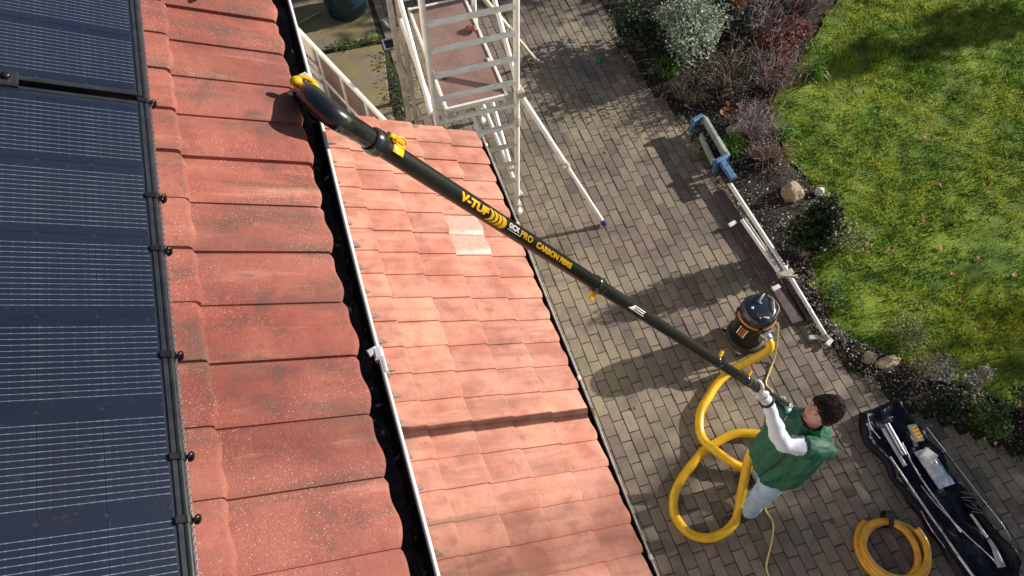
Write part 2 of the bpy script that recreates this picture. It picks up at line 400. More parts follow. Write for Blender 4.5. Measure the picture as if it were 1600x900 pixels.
# block pavers
PW, PL = .0985, .197
variants = []
def paver_geo(seed, w, l):
    r = random.Random(seed); m = MB(); x, y = w / 2 - .0028, l / 2 - .0028; bv = .005; V = []
    for z, ins in ((-.02, 0), (-.005, 0), (-.0012, bv * .5), (.0, bv)):
        for sx, sy in ((-1, -1), (1, -1), (1, 1), (-1, 1)):
            V.append((sx * (x - ins) + r.uniform(-.0016, .0016), sy * (y - ins) + r.uniform(-.0016, .0016), z + (r.uniform(-.0012, .0012) if z > -.004 else 0)))
    F = [(12, 13, 14, 15)] + [(k * 4 + i, k * 4 + (i + 1) % 4, k * 4 + 4 + (i + 1) % 4, k * 4 + 4 + i) for k in range(3) for i in range(4)]
    return V, F
for s_ in range(6): variants.append(paver_geo(s_, PW, PL))
pm = []
for V, F in variants:
    m_ = MB(); m_.add(V, F); me = m_.mesh('paver'); me.materials.append(MATS['paver_block']); pm.append(me)
spots = []
ci = 0; x = .30
while x < 7.0:
    off = (ci % 2) * PL / 2 + random.uniform(-.025, .025); y = -3 + off
    while y < 9.4:
        xm = float(interp(y, PAVE))
        if x < xm - PW * .35 and not (x < .76 and y > 4.2):
            p = Vector((x, y, 0)) - CAM; d = p.dot(FW); u = p.dot(RT) / d; v = p.dot(DN) / d
            vis = abs(u) < .68 and abs(v) < .39 and (x > 1.40 or y > 5.75)
            spots.append((0 if vis else 1, p.length, x, y))
        y += PL
    x += PW; ci += 1
spots.sort()
rest = MB()
for i, (hid, dd, x, y) in enumerate(spots):
    k = random.randrange(6); rz = random.uniform(-.012, .012); dz = random.uniform(-.0035, .0025) - (.0015 if random.random() < .06 else 0); flip = random.random() < .5
    if i < 300:
        o = bpy.data.objects.new('paver', pm[k]); col.objects.link(o); o.parent = paving
        o.location = (x, y, dz); o.rotation_euler = (random.uniform(-.006, .006), random.uniform(-.008, .008), rz + (math.pi if flip else 0))
    else:
        mt = Matrix.Translation((x, y, dz)) @ Matrix.Rotation(rz + (math.pi if flip else 0), 4, 'Z') @ Matrix.Rotation(random.uniform(-.008, .008), 4, 'Y')
        V, F = variants[k]; rest.add([mt @ Vector(q) for q in V], F)
ro = rest.build('pavers_beyond', 'paver_block', paving); ro['kind'] = 'stuff'
# soil bed
def strip(name, mat, xa, xb, y0, y1, ny, nx, zf):
    V = []; F = []
    for i in range(ny + 1):
        y = y0 + (y1 - y0) * i / ny; a, c = xa(y), xb(y)
        for j in range(nx + 1): x = a + (c - a) * j / nx; V.append((x, y, zf(x, y, j / nx)))
    for i in range(ny):
        for j in range(nx): q = i * (nx + 1) + j; F.append((q, q + 1, q + nx + 2, q + nx + 1))
    m = MB(); m.add(V, F, True); return struct(m.build(name, mat))
strip('flower_bed', 'soil', lambda y: float(interp(y, PAVE)) - .01, lambda y: float(interp(y, LAWN)) + .03, -3, 12, 110, 14,
      lambda x, y, s: -.012 + .07 * math.sin(math.pi * s) * (.6 + noise.noise((x * 3, y * 3, 0))) + .02 * noise.noise((x * 11, y * 11, 3)))
strip('lawn', 'lawn_soil', lambda y: float(interp(y, LAWN)), lambda y: 16.0, -3, 14, 90, 60,
      lambda x, y, s: .004 + .025 * noise.noise((x * 1.3, y * 1.3, 5)) + .012 * noise.noise((x * 5, y * 5, 9)))
# lawn grass, nobody could count it
def grass():
    N = 330000; g = np.random.default_rng(3)
    X = g.uniform(3.8, 9.2, N); Y = g.uniform(.2, 8.2, N)
    edge = interp(Y, LAWN) + .05 * np.sin(Y * 17) + .03 * np.sin(Y * 41)
    # frame test keeps blades to what the garden shows plus a margin
    rel = np.stack([X, Y, np.full(N, -6.3)], 1); d = rel @ np.array(FW); u = rel @ np.array(RT) / d; v = rel @ np.array(DN) / d
    dens = .5 + .5 * np.sin(X * 2.1 + np.sin(Y * 1.7) * 2) * np.sin(Y * 2.6 + X)
    ok = (X > edge - .02) & (u < .78) & (v > -.48) & (v < .45) & (g.random(N) < .60 + .4 * dens)
    X, Y = X[ok], Y[ok]; n = len(X)
    Z = np.array([.004 + .025 * noise.noise((x * 1.3, y * 1.3, 5)) for x, y in zip(X[::7], Y[::7])]); Z = np.repeat(Z, 7)[:n]
    h = g.uniform(.014, .042, n) * (.4 + 1.2 * (np.sin(X * 13.7 + 2 * np.sin(Y * 5)) * np.sin(Y * 15.1 + 2 * np.sin(X * 4)) * .5 + .5)); w = g.uniform(.003, .007, n)
    a = g.uniform(0, 2 * np.pi, n); lean = g.uniform(.2, 1.3, n)
    sx, sy = np.cos(a + np.pi / 2) * w, np.sin(a + np.pi / 2) * w; tx, ty = np.cos(a) * lean * h, np.sin(a) * lean * h
    Zc = Z - .004
    V = np.stack([np.stack([X - sx, Y - sy, Zc], 1), np.stack([X + sx, Y + sy, Zc], 1), np.stack([X + tx, Y + ty, Zc + h], 1)], 1).reshape(-1, 3)
    F = np.arange(n * 3).reshape(-1, 3); me = np_mesh('lawn_grass', V, F); o = obj('lawn_grass', me, 'grass_blade')
    o['label'] = 'short mossy green grass covering the sunlit lawn'; o['category'] = 'grass'; o['kind'] = 'stuff'
grass()
def mulch():
    g = np.random.default_rng(9); N = 9000; Y = g.uniform(.3, 7.6, N); f = g.random(N)
    X = interp(Y, PAVE) - .06 + f * (interp(Y, LAWN) - interp(Y, PAVE) + .12)
    Z = .012 + .05 * np.sin(np.pi * np.clip(f, 0, 1)) + g.uniform(-.01, .02, N)
    me = leaf_mesh('bed_mulch', np.stack([X, Y, Z], 1), .024, .9, 4, .5, .1); o = obj('bed_mulch', me, 'chips')
    o['label'] = 'bark chips and dry leaf litter scattered over the flower bed'; o['category'] = 'mulch'; o['kind'] = 'stuff'
mulch()
# concrete patio behind the lean-to
pat = MB(); pat.add([(-1.6, 4.2, -.012), (1.0, 4.2, -.012), (1.0, 11, -.012), (-1.6, 11, -.012)], [(0, 1, 2, 3)])
patio = struct(pat.build('patio', 'soil'))
def slab(poly, top=.012):
    n = len(poly); c = Vector((sum(p[0] for p in poly) / n, sum(p[1] for p in poly) / n)); V = []
    for z, s in ((-.03, 1), (top - .006, 1), (top, .985)):
        for p in poly: q = c + (Vector(p) - c) * s; V.append((q.x, q.y, z))
    F = [tuple(range(2 * n, 3 * n))] + [(k * n + i, k * n + (i + 1) % n, (k + 1) * n + (i + 1) % n, (k + 1) * n + i) for k in (0, 1) for i in range(n)]
    m = MB(); m.add(V, F); return m.build('slab', 'concrete_slab', patio)
slab([(-.9, 6.42), (.56, 6.42), (.70, 7.38), (-.9, 7.46)]); slab([(-.9, 7.54), (.66, 7.46), (.70, 8.5), (-.9, 8.5)])
slab([(-.9, 5.4), (.52, 5.4), (.56, 6.36), (-.9, 6.36)]); slab([(-.9, 4.3), (.50, 4.3), (.52, 5.35), (-.9, 5.35)]); slab([(-.9, 8.56), (.70, 8.56), (.70, 9.6), (-.9, 9.6)])

# ------------------------------------------------------------------ house
PITCH = R(28); TAN = math.tan(PITCH)
ROT = Matrix.Rotation(PITCH, 4, 'Y')
house = thing('house', 'house with red concrete tiled roof above a lower salmon tiled lean-to', 'house', (-2.6, 1, 0))
w = MB(); w.box((-2.75, .5, 2.30), (4.9, 12, 4.6)); w.build('wall', 'render_wall', house)
w = MB(); w.box((.23, -.9, 1.16), (1.05, 8.7, 2.36)); w.build('lean_to_wall', 'render_wall', house)
def tile_mesh(w, L, h, seg=10, seed=0):
    """tile: x down the slope 0..L, y 0..-w, far edge low, near edge raised over its neighbour"""
    r = random.Random(seed); m = MB(); S = [i / seg for i in range(seg + 1)]; S.append(1.045)
    def prof(s):
        if s < .80: return h * (.5 - .5 * math.cos(math.pi * min(1, max(0, (s - .10) / .70)))) 
        return h * (1 - .55 * ((s - .80) / .245) ** 2)
    X = [-.03, L * .5, L - .012, L - .004, L]; DZ = [0, 0, 0, -.002, -.0075]; V = []; k = len(S)
    ph = r.uniform(0, 6)
    for x, dz in zip(X, DZ):
        for s in S:
            cut = .008 * math.exp(-(s / .06) ** 2) + .004 * math.exp(-((1.045 - s) / .05) ** 2) if x > L * .6 else 0
            V.append((x - cut + (.0025 * math.sin(s * 9 + ph) if x > L * .6 else 0), -s * w, prof(s) + dz))
    F = [(i * k + j, (i) * k + j + 1, (i + 1) * k + j + 1, (i + 1) * k + j) for i in range(4) for j in range(k - 1)]
    m.add(V, [f[::-1] for f in F], True)
    th = .016
    a = V[4 * k:5 * k]; m.add(a + [(x, y, z - th) for x, y, z in a], [(j, j + 1, k + j + 1, k + j) for j in range(k - 1)])
    e = [V[i * k + k - 1] for i in range(5)]; m.add(e + [(x, y, z - th) for x, y, z in e], [(j, j + 1, 6 + j, 5 + j)[::-1] for j in range(4)])
    e = [V[i * k] for i in range(5)]; m.add(e + [(x, y, z - th) for x, y, z in e], [(j, j + 1, 6 + j, 5 + j) for j in range(4)])
    return m.mesh('tile')
def roof(name, x_eave, z_eave, y_top, ncol, w, gauge, ncourse, mat, h, clean=(), deck_len=None):
    d = Vector((math.cos(PITCH), 0, -math.sin(PITCH))); nrm = Vector((math.sin(PITCH), 0, math.cos(PITCH)))
    E = Vector((x_eave, 0, z_eave)); Lr = gauge * ncourse
    m = MB(); y0, y1 = y_top - ncol * w, y_top - .004; base = []
    for y in (y0, y1):
        for s in (-.012 - 0.03, -Lr):
            for q in (-.045, -.085): base.append(E + d * s + nrm * q + Vector((0, y, 0)))
    m.add(base, [(0, 2, 6, 4), (1, 5, 7, 3), (0, 4, 5, 1), (2, 3, 7, 6), (0, 1, 3, 2), (4, 6, 7, 5)])
    deck = m.build(name, 'roof_felt', house)
    meshes = [tile_mesh(w, gauge + .035, h, seed=i) for i in range(4)]
    for me in meshes: me.materials.append(MATS[mat])
    cm = tile_mesh(w, gauge + .035, h, seed=9); cm.materials.append(MATS['tile_clean'])
    tilt = math.atan2(.016, gauge)
    for c in range(ncourse):
        for k in range(ncol):
            o = bpy.data.objects.new('tile', cm if (c, k) in clean else random.choice(meshes)); col.objects.link(o); o.parent = deck
            p = E - d * (gauge * (c + 1) + random.uniform(-.003, .003)) + nrm * (-.028 + random.uniform(-.0015, .0015)) + Vector((0, y_top - k * w, 0)) - d * .0
            o.location = p; o.rotation_euler = (random.uniform(-.010, .010), PITCH - tilt + random.uniform(-.004, .004), random.uniform(-.006, .006))
    return deck
UZ = 4.905
roof('upper_roof', -.120, UZ + .012, 3.404, 38, .1315, .285, 7, 'tile_red', .0165)
LX, LZ = .815, 2.43
roof('lower_roof', LX, LZ, 3.535, 33, .1515, .237, 5, 'tile_salmon', .0185, clean={(1, 5), (1, 6)})
# verge board and mortar along the open end of the lean-to
m = MB()
for s in (0,):
    a = Vector((LX - .03, 3.520, LZ - .06)); c_ = Vector((-.30, 3.520, LZ - .06 + (LX - .03 + .30) * TAN)); V = []
    for p in (a, c_):
        for y in (-.02, .012):
            for z in (-.03, .05): V.append(p + Vector((0, y, z)))
    m.add(V, [(0, 1, 3, 2), (4, 6, 7, 5), (0, 4, 5, 1), (2, 3, 7, 6), (1, 5, 7, 3), (0, 2, 6, 4)])
m.build('verge', 'mortar', house)
# brown wedges between the rolls atop the lean-to, sharing the verge material
def lower_z(x): return LZ + (LX - x) * TAN
for k in range(33):
    y = 3.535 - k * .1515 - .135; x0 = -.16; m = MB(); ln = random.uniform(.06, .10)
    V = [(x0, y + .05, lower_z(x0) + .004), (x0 + .0, y - .022, lower_z(x0) + .016), (x0 + ln, y - .004 + random.uniform(-.01, .01), lower_z(x0 + ln) + .004), (x0 + ln * .7, y + .02, lower_z(x0 + ln * .7) + .004), (x0, y + .0, lower_z(x0) + .018)]
    m.add(V, [(1, 2, 4), (4, 2, 3), (4, 3, 0)]); m.build('brown_wedge', 'mortar', house)
# gutters
def gutter(name, x_lip, z_lip, y0, y1, wd, dp, rim, body, rimw):
    m = MB(); pr = []
    for i in range(13):
        a = math.pi * i / 12; pr.append((x_lip - wd / 2 + wd / 2 * math.cos(a), z_lip - dp * math.sin(a) ** .8))
    inner = [(x_lip - wd / 2 + (x - x_lip + wd / 2) * .93, z + .004) for x, z in pr]
    ys_ = np.linspace(y0, y1, 40); n = 13
    for P, flip in ((inner, False), (pr, True)):
        V = [(x, y + 0, z) for y in ys_ for x, z in P]; F = [(i * n + j, i * n + j + 1, (i + 1) * n + j + 1, (i + 1) * n + j) for i in range(39) for j in range(12)]
        m.add(V, [f if flip else f[::-1] for f in F], True)
    g_ = m.build(name, body, house)
    m = MB(); P = [(x_lip + .002 * math.sin(y * 5), y, z_lip + .002) for y in ys_]; m.tube(P, rimw, 8); m.build('gutter_rim', rim, g_)
    return g_
ug = gutter('upper_gutter', -.053, 4.86, -1.55, 3.38, .125, .085, 'white_plastic', 'gutter_black', .0048)
lg = gutter('lower_gutter', .868, 2.40, -1.45, 3.50, .105, .07, 'grey_plastic', 'gutter_black', .0055)
# wet sludge lying in the upper gutter
V = []; F = []; ny = 250
for i in range(ny + 1):
    y = -1.5 + 4.8 * i / ny
    for j in range(7):
        s = j / 6; x = -.162 + .098 * s; V.append((x, y, 4.795 + .016 * noise.noise((x * 40, y * 14, 1)) + .010 * noise.noise((x * 70, y * 50, 4)) + .012 * (1 - s)))
for i in range(ny):
    for j in range(6): q = i * 7 + j; F.append((q, q + 1, q + 8, q + 7))
m = MB(); m.add(V, F, True); so = m.build('gutter_sludge', 'sludge', ug)
g_ = np.random.default_rng(77); Q = [(float(g_.uniform(-.155, -.07)), float(g_.uniform(-1.0, 2.9)), 4.812 + float(g_.uniform(0, .014))) for _ in range(420)]
obj('gutter_debris', leaf_mesh('gutter_debris', Q, .017, .9, 6, .5, .15), 'chips', ug)['kind'] = 'stuff'
for y in (.775, 1.62, 2.45, .1):
    m = MB(); m.box((-.055, y, 4.858), (.020, .028, .026), bev=.006); m.box((-.066, y + .008, 4.866), (.020, .016, .008), Matrix.Rotation(.3, 3, 'Z'), bev=.003)
    m.box((-.049, y - .022, 4.852), (.008, .05, .03), bev=.003); m.build('gutter_bracket', 'white_plastic', ug)
for y in (.62, 1.62, 2.72, 3.4):
    m = MB(); m.box((.870, y, 2.395), (.016, .026, .03), bev=.005); m.build('gutter_bracket', 'white_plastic', lg)
m = MB(); m.box((-.195, .5, 4.80), (.025, 6, .17)); m.build('fascia', 'fascia_brown', house)
m = MB(); m.box((.755, -.2, 2.33), (.022, 7.5, .16)); m.build('fascia', 'fascia_brown', house)

# ------------------------------------------------------------------ solar panels
dS = Vector((math.cos(PITCH), 0, -math.sin(PITCH))); nS = Vector((math.sin(PITCH), 0, math.cos(PITCH)))
RM = Matrix.Rotation(PITCH, 3, 'Y')
EDGE = Vector((-.372, 0, 5.169))                       # lower edge of the array, top face
cell_me = None
def cellmesh():
    m = MB(); a, c = CELL_L / 2 - .0006, CELL_W / 2 - .0008; ch = .004
    m.add([(-a + ch, -c, 0), (a - ch, -c, 0), (a, -c + ch, 0), (a, c - ch, 0), (a - ch, c, 0), (-a + ch, c, 0), (-a, c - ch, 0), (-a, -c + ch, 0)], [tuple(range(8))])
    me = m.mesh('cell'); me.materials.append(MATS['solar_cell']); return me
cell_me = cellmesh()
PWID = 6 * CELL_W + .030; PLEN = 20 * CELL_L + .034
def panel(yc, label):
    t = thing('solar_panel', label, 'solar panel', EDGE + Vector((0, yc, 0)) - nS * .035, 'solar panels on the upper roof')
    P = lambda s, y, q: EDGE + Vector((0, yc, 0)) - dS * s + Vector((0, y, 0)) + nS * q
    m = MB(); m.box(P(PLEN / 2, 0, -.006), (PLEN - .01, PWID - .01, .008), RM); m.build('backsheet', 'panel_backsheet', t)
    m = MB(); hw = PWID / 2
    for (s, y, a, c) in ((.0045, 0, .009, PWID), (PLEN - .0045, 0, .009, PWID), (PLEN / 2, hw - .0045, PLEN - .018, .009), (PLEN / 2, -hw + .0045, PLEN - .018, .009)):
        m.box(P(s, y, -.0165), (a, c, .035), RM, bev=.0025)
    m.build('frame', 'panel_frame', t)
    for i in range(20):
        for j in range(6):
            o = bpy.data.objects.new('cell', cell_me); col.objects.link(o); o.parent = t; o.matrix_parent_inverse = t.matrix_basis.inverted()
            o.location = P(.0125 + (i + .5) * CELL_L, (j - 2.5) * CELL_W, -.0012); o.rotation_euler = (0, PITCH, 0)
    return t
PY = 1.318
panel(PY - PWID / 2 - .006, 'solar panel with most cells in view, on the sunny side of the joint clamp')
panel(PY + PWID / 2 + .012, 'solar panel above the joint clamp, separated from its neighbour by a dark gap')
cl = thing('panel_clamp', 'black bolted clamp bridging the gap between two solar panels', 'clamp', EDGE - dS * .23 + Vector((0, PY + .003, 0)))
m = MB(); m.box(EDGE - dS * .235 + Vector((0, PY + .006, 0)) + nS * .002, (.046, .040, .010), RM, bev=.003); m.build('plate', 'panel_frame', cl)
m = MB(); m.lathe([(.008, .0), (.008, .007), (.006, .009), (.002, .009)], EDGE - dS * .232 + Vector((0, PY + .006, 0)) + nS * .007, 12, RM); m.build('bolt', 'clip_black', cl)
bg = thing('bird_guard', 'black rail and wire bird guard clipped along the solar panel edge', 'bird guard', EDGE + dS * .02 - nS * .1)
m = MB(); m.tube([EDGE + dS * .0055 + Vector((0, y, 0)) - nS * .006 for y in (.15, 2.6)], .0065, 12); m.build('edge_rail', 'panel_frame', bg)
m = MB(); gy = .15
while gy < 2.55:
    p = EDGE + dS * .0155 + Vector((0, gy, 0)); m.box(p - nS * .055, (.0016, .0016, .10), RM); gy += .0125
for q in (-.012, -.03, -.05, -.07, -.09): m.box(EDGE + dS * .0155 + Vector((0, 1.35, 0)) + nS * q, (.002, 2.4, .0016), RM)
m.build('wire_mesh', 'steel', bg)
for y in (1.86, 1.69, 1.315, 1.06, .935, .715, .535, .435, .27):
    m = MB(); p = EDGE + dS * .0055 + Vector((0, y, 0)) - nS * .006; m.tube([p + Vector((0, -.006, 0)), p + Vector((0, .006, 0))], .0092, 12)
    m.box(p - dS * .010 + nS * .0085, (.014, .012, .004), RM, bev=.001)
    ring = [p + dS * (.013 + .005 * math.cos(a)) + Vector((0, .003 * math.sin(a * 2), 0)) + nS * (.0 + .008 * math.sin(a)) for a in np.linspace(0, 2 * math.pi, 13)]
    m.tube(ring, .0035, 6); m.build('clip', 'clip_black', bg)

# ------------------------------------------------------------------ aluminium access tower
tw = thing('scaffold_tower', 'aluminium access tower with brown plywood deck standing beside the lean-to roof', 'scaffold', (1.1, 5.2, 0))
XL, XR, YF, YB = .75, 1.45, 4.55, 5.85
for x, y, mt, top in ((XR, YF, 'aluminium', 3.6), (XL, YF, 'aluminium', 3.6), (XR, YB, 'aluminium', 3.6), (XL, YB, 'aluminium_dirty', 3.6)):
    m = MB(); m.bar((x, y, .06), (x, y, top), .025, 14); po = m.build('post', mt, tw)
    for z in (1.30, 2.9):
        m = MB(); m.lathe([(.026, -.06), (.031, -.055), (.031, .05), (.026, .055)], (x, y, z), 14); m.build('collar', 'aluminium_dirty', po)
    m = MB(); m.lathe([(.055, 0), (.055, .012), (.022, .02), (.022, .16)], (x, y, .0), 14); m.lathe([(.036, .1), (.042, .11), (.042, .13), (.036, .14)], (x, y, 0), 10); m.build('base_jack', 'aluminium_dirty', po)
for y in (YF, YB):
    z = .25
    while z < 3.5:
        m = MB(); m.tube([(XL + .02, y, z), (XR - .02, y, z)], .0235, 12); m.build('rung', 'aluminium_yellowish' if (y == YB or z < 1.2) else 'aluminium', tw); z += .25
for x, a, c_ in ((XR + .03, (YB, 2.40), (YF + .05, 1.62)), (XL - .03, (YB, 2.30), (YF + .05, 1.55)), (XR + .03, (YB, .25), (YF, .25)), (XR - .10, (YB, .19), (YF + .05, .19)), (XL + .0, (YB - .02, 1.56), (YF + .02, 1.56)), (XR - .045, (YB, 1.30), (YF + .05, .62))):
    m = MB(); m.bar((x, *a), (x, *c_), .021, 12); br = m.build('brace', 'aluminium', tw)
    for q in (a, c_):
        m = MB(); m.box((x, q[0], q[1]), (.05, .05, .06), bev=.012); m.build('brace_hook', 'aluminium_dirty', br)
m = MB(); m.box((1.11, 5.235, 1.592), (.50, 1.28, .014)); dk = m.build('deck', 'deck_ply', tw)
m = MB()
for c_, s_ in (((.848, 5.235, 1.585), (.024, 1.33, .05)), ((1.372, 5.235, 1.585), (.024, 1.33, .05)), ((1.11, 4.583, 1.580), (.50, .024, .05)), ((1.11, 5.887, 1.580), (.50, .024, .05))): m.box(c_, s_, bev=.004)
m.build('deck_frame', 'aluminium', dk)
for x in (.86, 1.36):
    for y in (4.555, 5.845): m = MB(); m.box((x, y, 1.56), (.05, .075, .06), bev=.012); m.build('deck_hook', 'aluminium_dirty', dk)
m = MB(); m.lathe([(.020, .0), (.020, .0025)], (.925, 4.93, 1.5985), 16); m.build('finger_hole', 'black_matt', dk)
m = MB(); m.box((1.345, 5.02, 1.606), (.022, .05, .012), bev=.003); m.build('latch', 'white_plastic', dk)
rg = MB(); rg.ell((1.30, 5.44, 1.622), (.045, .04, .024), 14, 8); rg.ell((1.33, 5.42, 1.63), (.03, .04, .02), 12, 8)
tag(rg.build('rag', 'lips'), 'crumpled dark red rag lying on the tower deck', 'rag')
for top, foot, nm in (((XR + .02, YF - .02, 1.63), (2.22, 4.11, .03), 0), ((XR + .02, YB + .02, 1.70), (2.32, 6.52, .03), 1)):
    A_, B_ = Vector(top), Vector(foot); mid = A_.lerp(B_, .50)
    m = MB(); m.bar(A_, mid, .023, 12); st = m.build('stabiliser', 'aluminium' if nm == 0 else 'aluminium_yellowish', tw)
    m = MB(); m.bar(A_.lerp(B_, .46), B_, .0185, 12); m.build('stabiliser_leg', 'aluminium' if nm == 0 else 'aluminium_yellowish', st)
    d_ = (B_ - A_).normalized(); m = MB(); m.tube([B_ - d_ * .06, B_ - d_ * .01, B_ + d_ * .008], [.024, .029, .031], 12); m.build('foot', 'blue_plastic' if nm == 0 else 'grey_plastic', st)
    m = MB(); m.tube([mid - d_ * .03, mid + d_ * .03], .031, 12); m.box(mid + Vector((-.03, -.03, .0)), (.035, .035, .04), bev=.008); m.build('clamp', 'aluminium_dirty', st)
    m = MB(); m.box(A_ + Vector((0, 0, 0)), (.07, .06, .09), bev=.014); m.bar(A_ + Vector((.02, .02, .02)), A_ + Vector((.07, .03, .045)), .008, 8); m.build('clamp', 'aluminium_dirty', st)
m = MB(); m.box((.675, 5.83, 1.7), (.05, .03, 3.4), bev=.006); m.build('ladder_stile', 'aluminium_dirty', tw)
P = smooth([(.70, 6.10, .01), (.66, 6.02, .10), (.70, 5.92, .22), (.74, 5.90, .33), (.78, 5.96, .22), (.75, 6.05, .10), (.69, 6.02, .03)], 5)
m = MB(); m.tube(P, .012, 7); tag(m.build('rope', 'rope'), 'short loop of pale rope at the foot of the tower', 'rope')

# ------------------------------------------------------------------ glazed screen beside the house wall
S0, S1 = Vector((-.165, 5.35, 0)), Vector((.33, 4.03, 0)); sdv = (S1 - S0); sl = sdv.length; sdir = sdv.normalized(); srot = Matrix.Rotation(math.atan2(sdir.y, sdir.x), 3, 'Z')
gs = thing('glazed_screen', 'white framed glazed screen set between the house wall and the lean-to', 'screen', S0)
for z, h in ((2.10, .035), (1.78, .03), (.95, .04), (.05, .06)):
    m = MB(); m.box((S0 + S1) / 2 + Vector((0, 0, z)), (sl, .030, h), srot, bev=.006); m.build('rail', 'white_plastic', gs)
nmul = 5
for i in range(nmul):
    p = S0 + sdir * (sl * i / (nmul - 1)); m = MB(); m.box(p + Vector((0, 0, 1.06)), (.026, .026, 2.04), srot, bev=.005); m.build('mullion', 'white_plastic', gs)
for i in range(nmul - 1):
    p = S0 + sdir * (sl * (i + .5) / (nmul - 1)); ww = sl / (nmul - 1) - .034
    for z0, z1 in ((1.797, 2.08), (.972, 1.763), (.082, .928)):
        m = MB(); m.box(p + Vector((0, 0, (z0 + z1) / 2)), (ww, .012, z1 - z0), srot); m.build('pane', 'pane_pink', gs)
bt = thing('water_butt', 'dark teal water butt standing on the concrete patio', 'barrel', (.42, 8.1, 0))
m = MB(); m.lathe([(.21, .012), (.235, .03), (.26, .35), (.265, .5), (.255, .8), (.235, .92)], (.42, 8.1, 0), 32); m.build('body', 'barrel_teal', bt)
m = MB(); m.lathe([(.245, .90), (.25, .92), (.25, .95), (.02, .97)], (.42, 8.1, 0), 32); m.build('lid', 'barrel_teal', bt)
for z in (.2, .5, .75): m = MB(); m.lathe([(.252 - (.5 - z) * .03, z - .015), (.272 - abs(.5 - z) * .05, z), (.252 - (.5 - z) * .03, z + .015)], (.42, 8.1, 0), 32); m.build('hoop', 'barrel_teal', bt)
P = smooth([(.78, 7.78, .02), (.84, 7.62, .02), (.95, 7.58, .02), (1.05, 7.66, .05)], 6); m = MB(); m.tube(P, .012, 7); tag(m.build('hose_offcut', 'rope'), 'thin grey hose curling out beside the water butt', 'hose')
m = MB(); m.bar((-.35, 7.95, .03), (.10, 8.15, .03), .012, 8); tag(m.build('cane', 'wood_pale'), 'pale bamboo cane lying on the dark patio slab', 'cane')
dg = thing('drain_grid', 'small square grey drain grid set in the brick edge', 'drain', (.77, 7.35, 0))
m = MB()
for a, s_ in (((.70, 7.35), (.022, .19)), ((.84, 7.35), (.022, .19)), ((.77, 7.435), (.118, .022)), ((.77, 7.265), (.118, .022))): m.box((*a, .008), (*s_, .022), bev=.003)
m.build('frame', 'drain_grey', dg)
m = MB(); m.box((.77, 7.35, -.004), (.12, .15, .008)); m.build('well', 'black_matt', dg)
for k in range(4): m = MB(); m.box((.732 + k * .025, 7.35, .006), (.008, .148, .008)); m.build('grid_bar', 'black_plastic', dg)

# ------------------------------------------------------------------ gutter cleaning pole
PA, PB = Vector((.07, 1.40, 4.80)), Vector((2.603, 1.435, 1.0)); PLn = (PB - PA).length; pd = (PB - PA).normalized()
pole = thing('gutter_pole', 'long black carbon gutter vacuum pole with yellow lettering held up to the roof', 'pole', PB)
at = lambda t: PA + pd * t
PR = .0268
for a, c_, r_ in ((-.02, 1.27, PR), (1.25, 2.72, .0268), (2.68, 3.25, .0272), (3.22, PLn, .0275)):
    m = MB(); m.tube([at(a + (c_ - a) * i / 6) for i in range(7)], r_, 24); m.build('tube', 'carbon', pole)
for t, r_ in ((1.272, .0335), (2.70, .0325), (3.23, .0325)):
    m = MB(); m.tube([at(t - .035), at(t - .03), at(t + .02), at(t + .026)], [r_ * .86, r_, r_, r_ * .86], 24); cb_ = m.build('collar', 'black_plastic', pole)
    side = pd.cross(FW).normalized(); lv = at(t) - side * (r_ + .006) if t < 2 else at(t) + side * (r_ + .008)
    m = MB(); m.box(lv, (.03, .05, .014), Matrix((pd, side, pd.cross(side))).transposed(), bev=.005); m.build('lever', 'yellow_clip', cb_)
# curved end piece reaching over the gutter
NP = smooth([at(.0), at(-.07), (.000, 1.385, 4.915), (-.030, 1.405, 4.945), (-.054, 1.455, 4.946), (-.070, 1.515, 4.915), (-.078, 1.548, 4.862)], 6)
nr = [.034] * 5 + [.036] * (len(NP) - 5)
nr = [.0270 + .0025 * min(1, i / 9) - .010 * max(0, (i - len(NP) + 12) / 12) for i in range(len(NP))]
m = MB(); m.tube(NP, nr, 24); nz = m.build('nozzle', 'black_plastic', pole)
m = MB(); m.tube([at(.012), at(-.002), at(-.022), at(-.03)], [.033, .037, .036, .031], 24); m.build('nozzle_collar', 'black_plastic', nz)
sd2 = pd.cross(FW).normalized(); fr_ = sd2.cross(pd)
ring = [at(.048) + (sd2 * math.cos(a) + fr_ * math.sin(a)) * .0305 for a in np.linspace(0, 2 * math.pi, 25)]
m = MB(); V = []
for a in np.linspace(-1.5, 1.2, 25):
    dr = sd2 * math.cos(a) + fr_ * math.sin(a)
    for s_, r_ in ((-.020, .0285), (-.018, .0315), (.018, .0315), (.020, .0285)): V.append(at(.052 + s_) + dr * r_)
m.add(V, [(i * 4 + j, i * 4 + j + 1, i * 4 + 5 + j, i * 4 + 4 + j) for i in range(24) for j in range(3)], True)
m.box(at(.045) + sd2 * .037, (.055, .012, .02), Matrix((pd, sd2, fr_)).transposed(), bev=.004); cl_ = m.build('clamp', 'yellow_clip', pole)
m = MB(); P = [at(.05) + sd2 * (.034 + .012 * math.cos(a)) + pd * .02 * math.sin(a) - fr_ * .022 for a in np.linspace(0, 2 * math.pi, 15)]; m.tube(P, .003, 6); m.build('clamp_ring', 'yellow_clip', cl_)
e_ = Vector(NP[-8]); m = MB(); P = smooth([e_ + Vector((-.020, .014, .024)), e_ + Vector((-.002, .022, .030)), e_ + Vector((.022, .010, .022)), e_ + Vector((.034, -.028, .010))], 6); m.tube(P, .0075, 10, sy=.6)
m.ell(e_ + Vector((-.014, .016, .026)), (.016, .014, .012)); m.build('nozzle_strap', 'yellow_clip', nz)
m = MB(); m.ell(e_ + Vector((-.034, .0, .006)), (.009, .009, .009)); m.build('end_light', 'steel', nz)
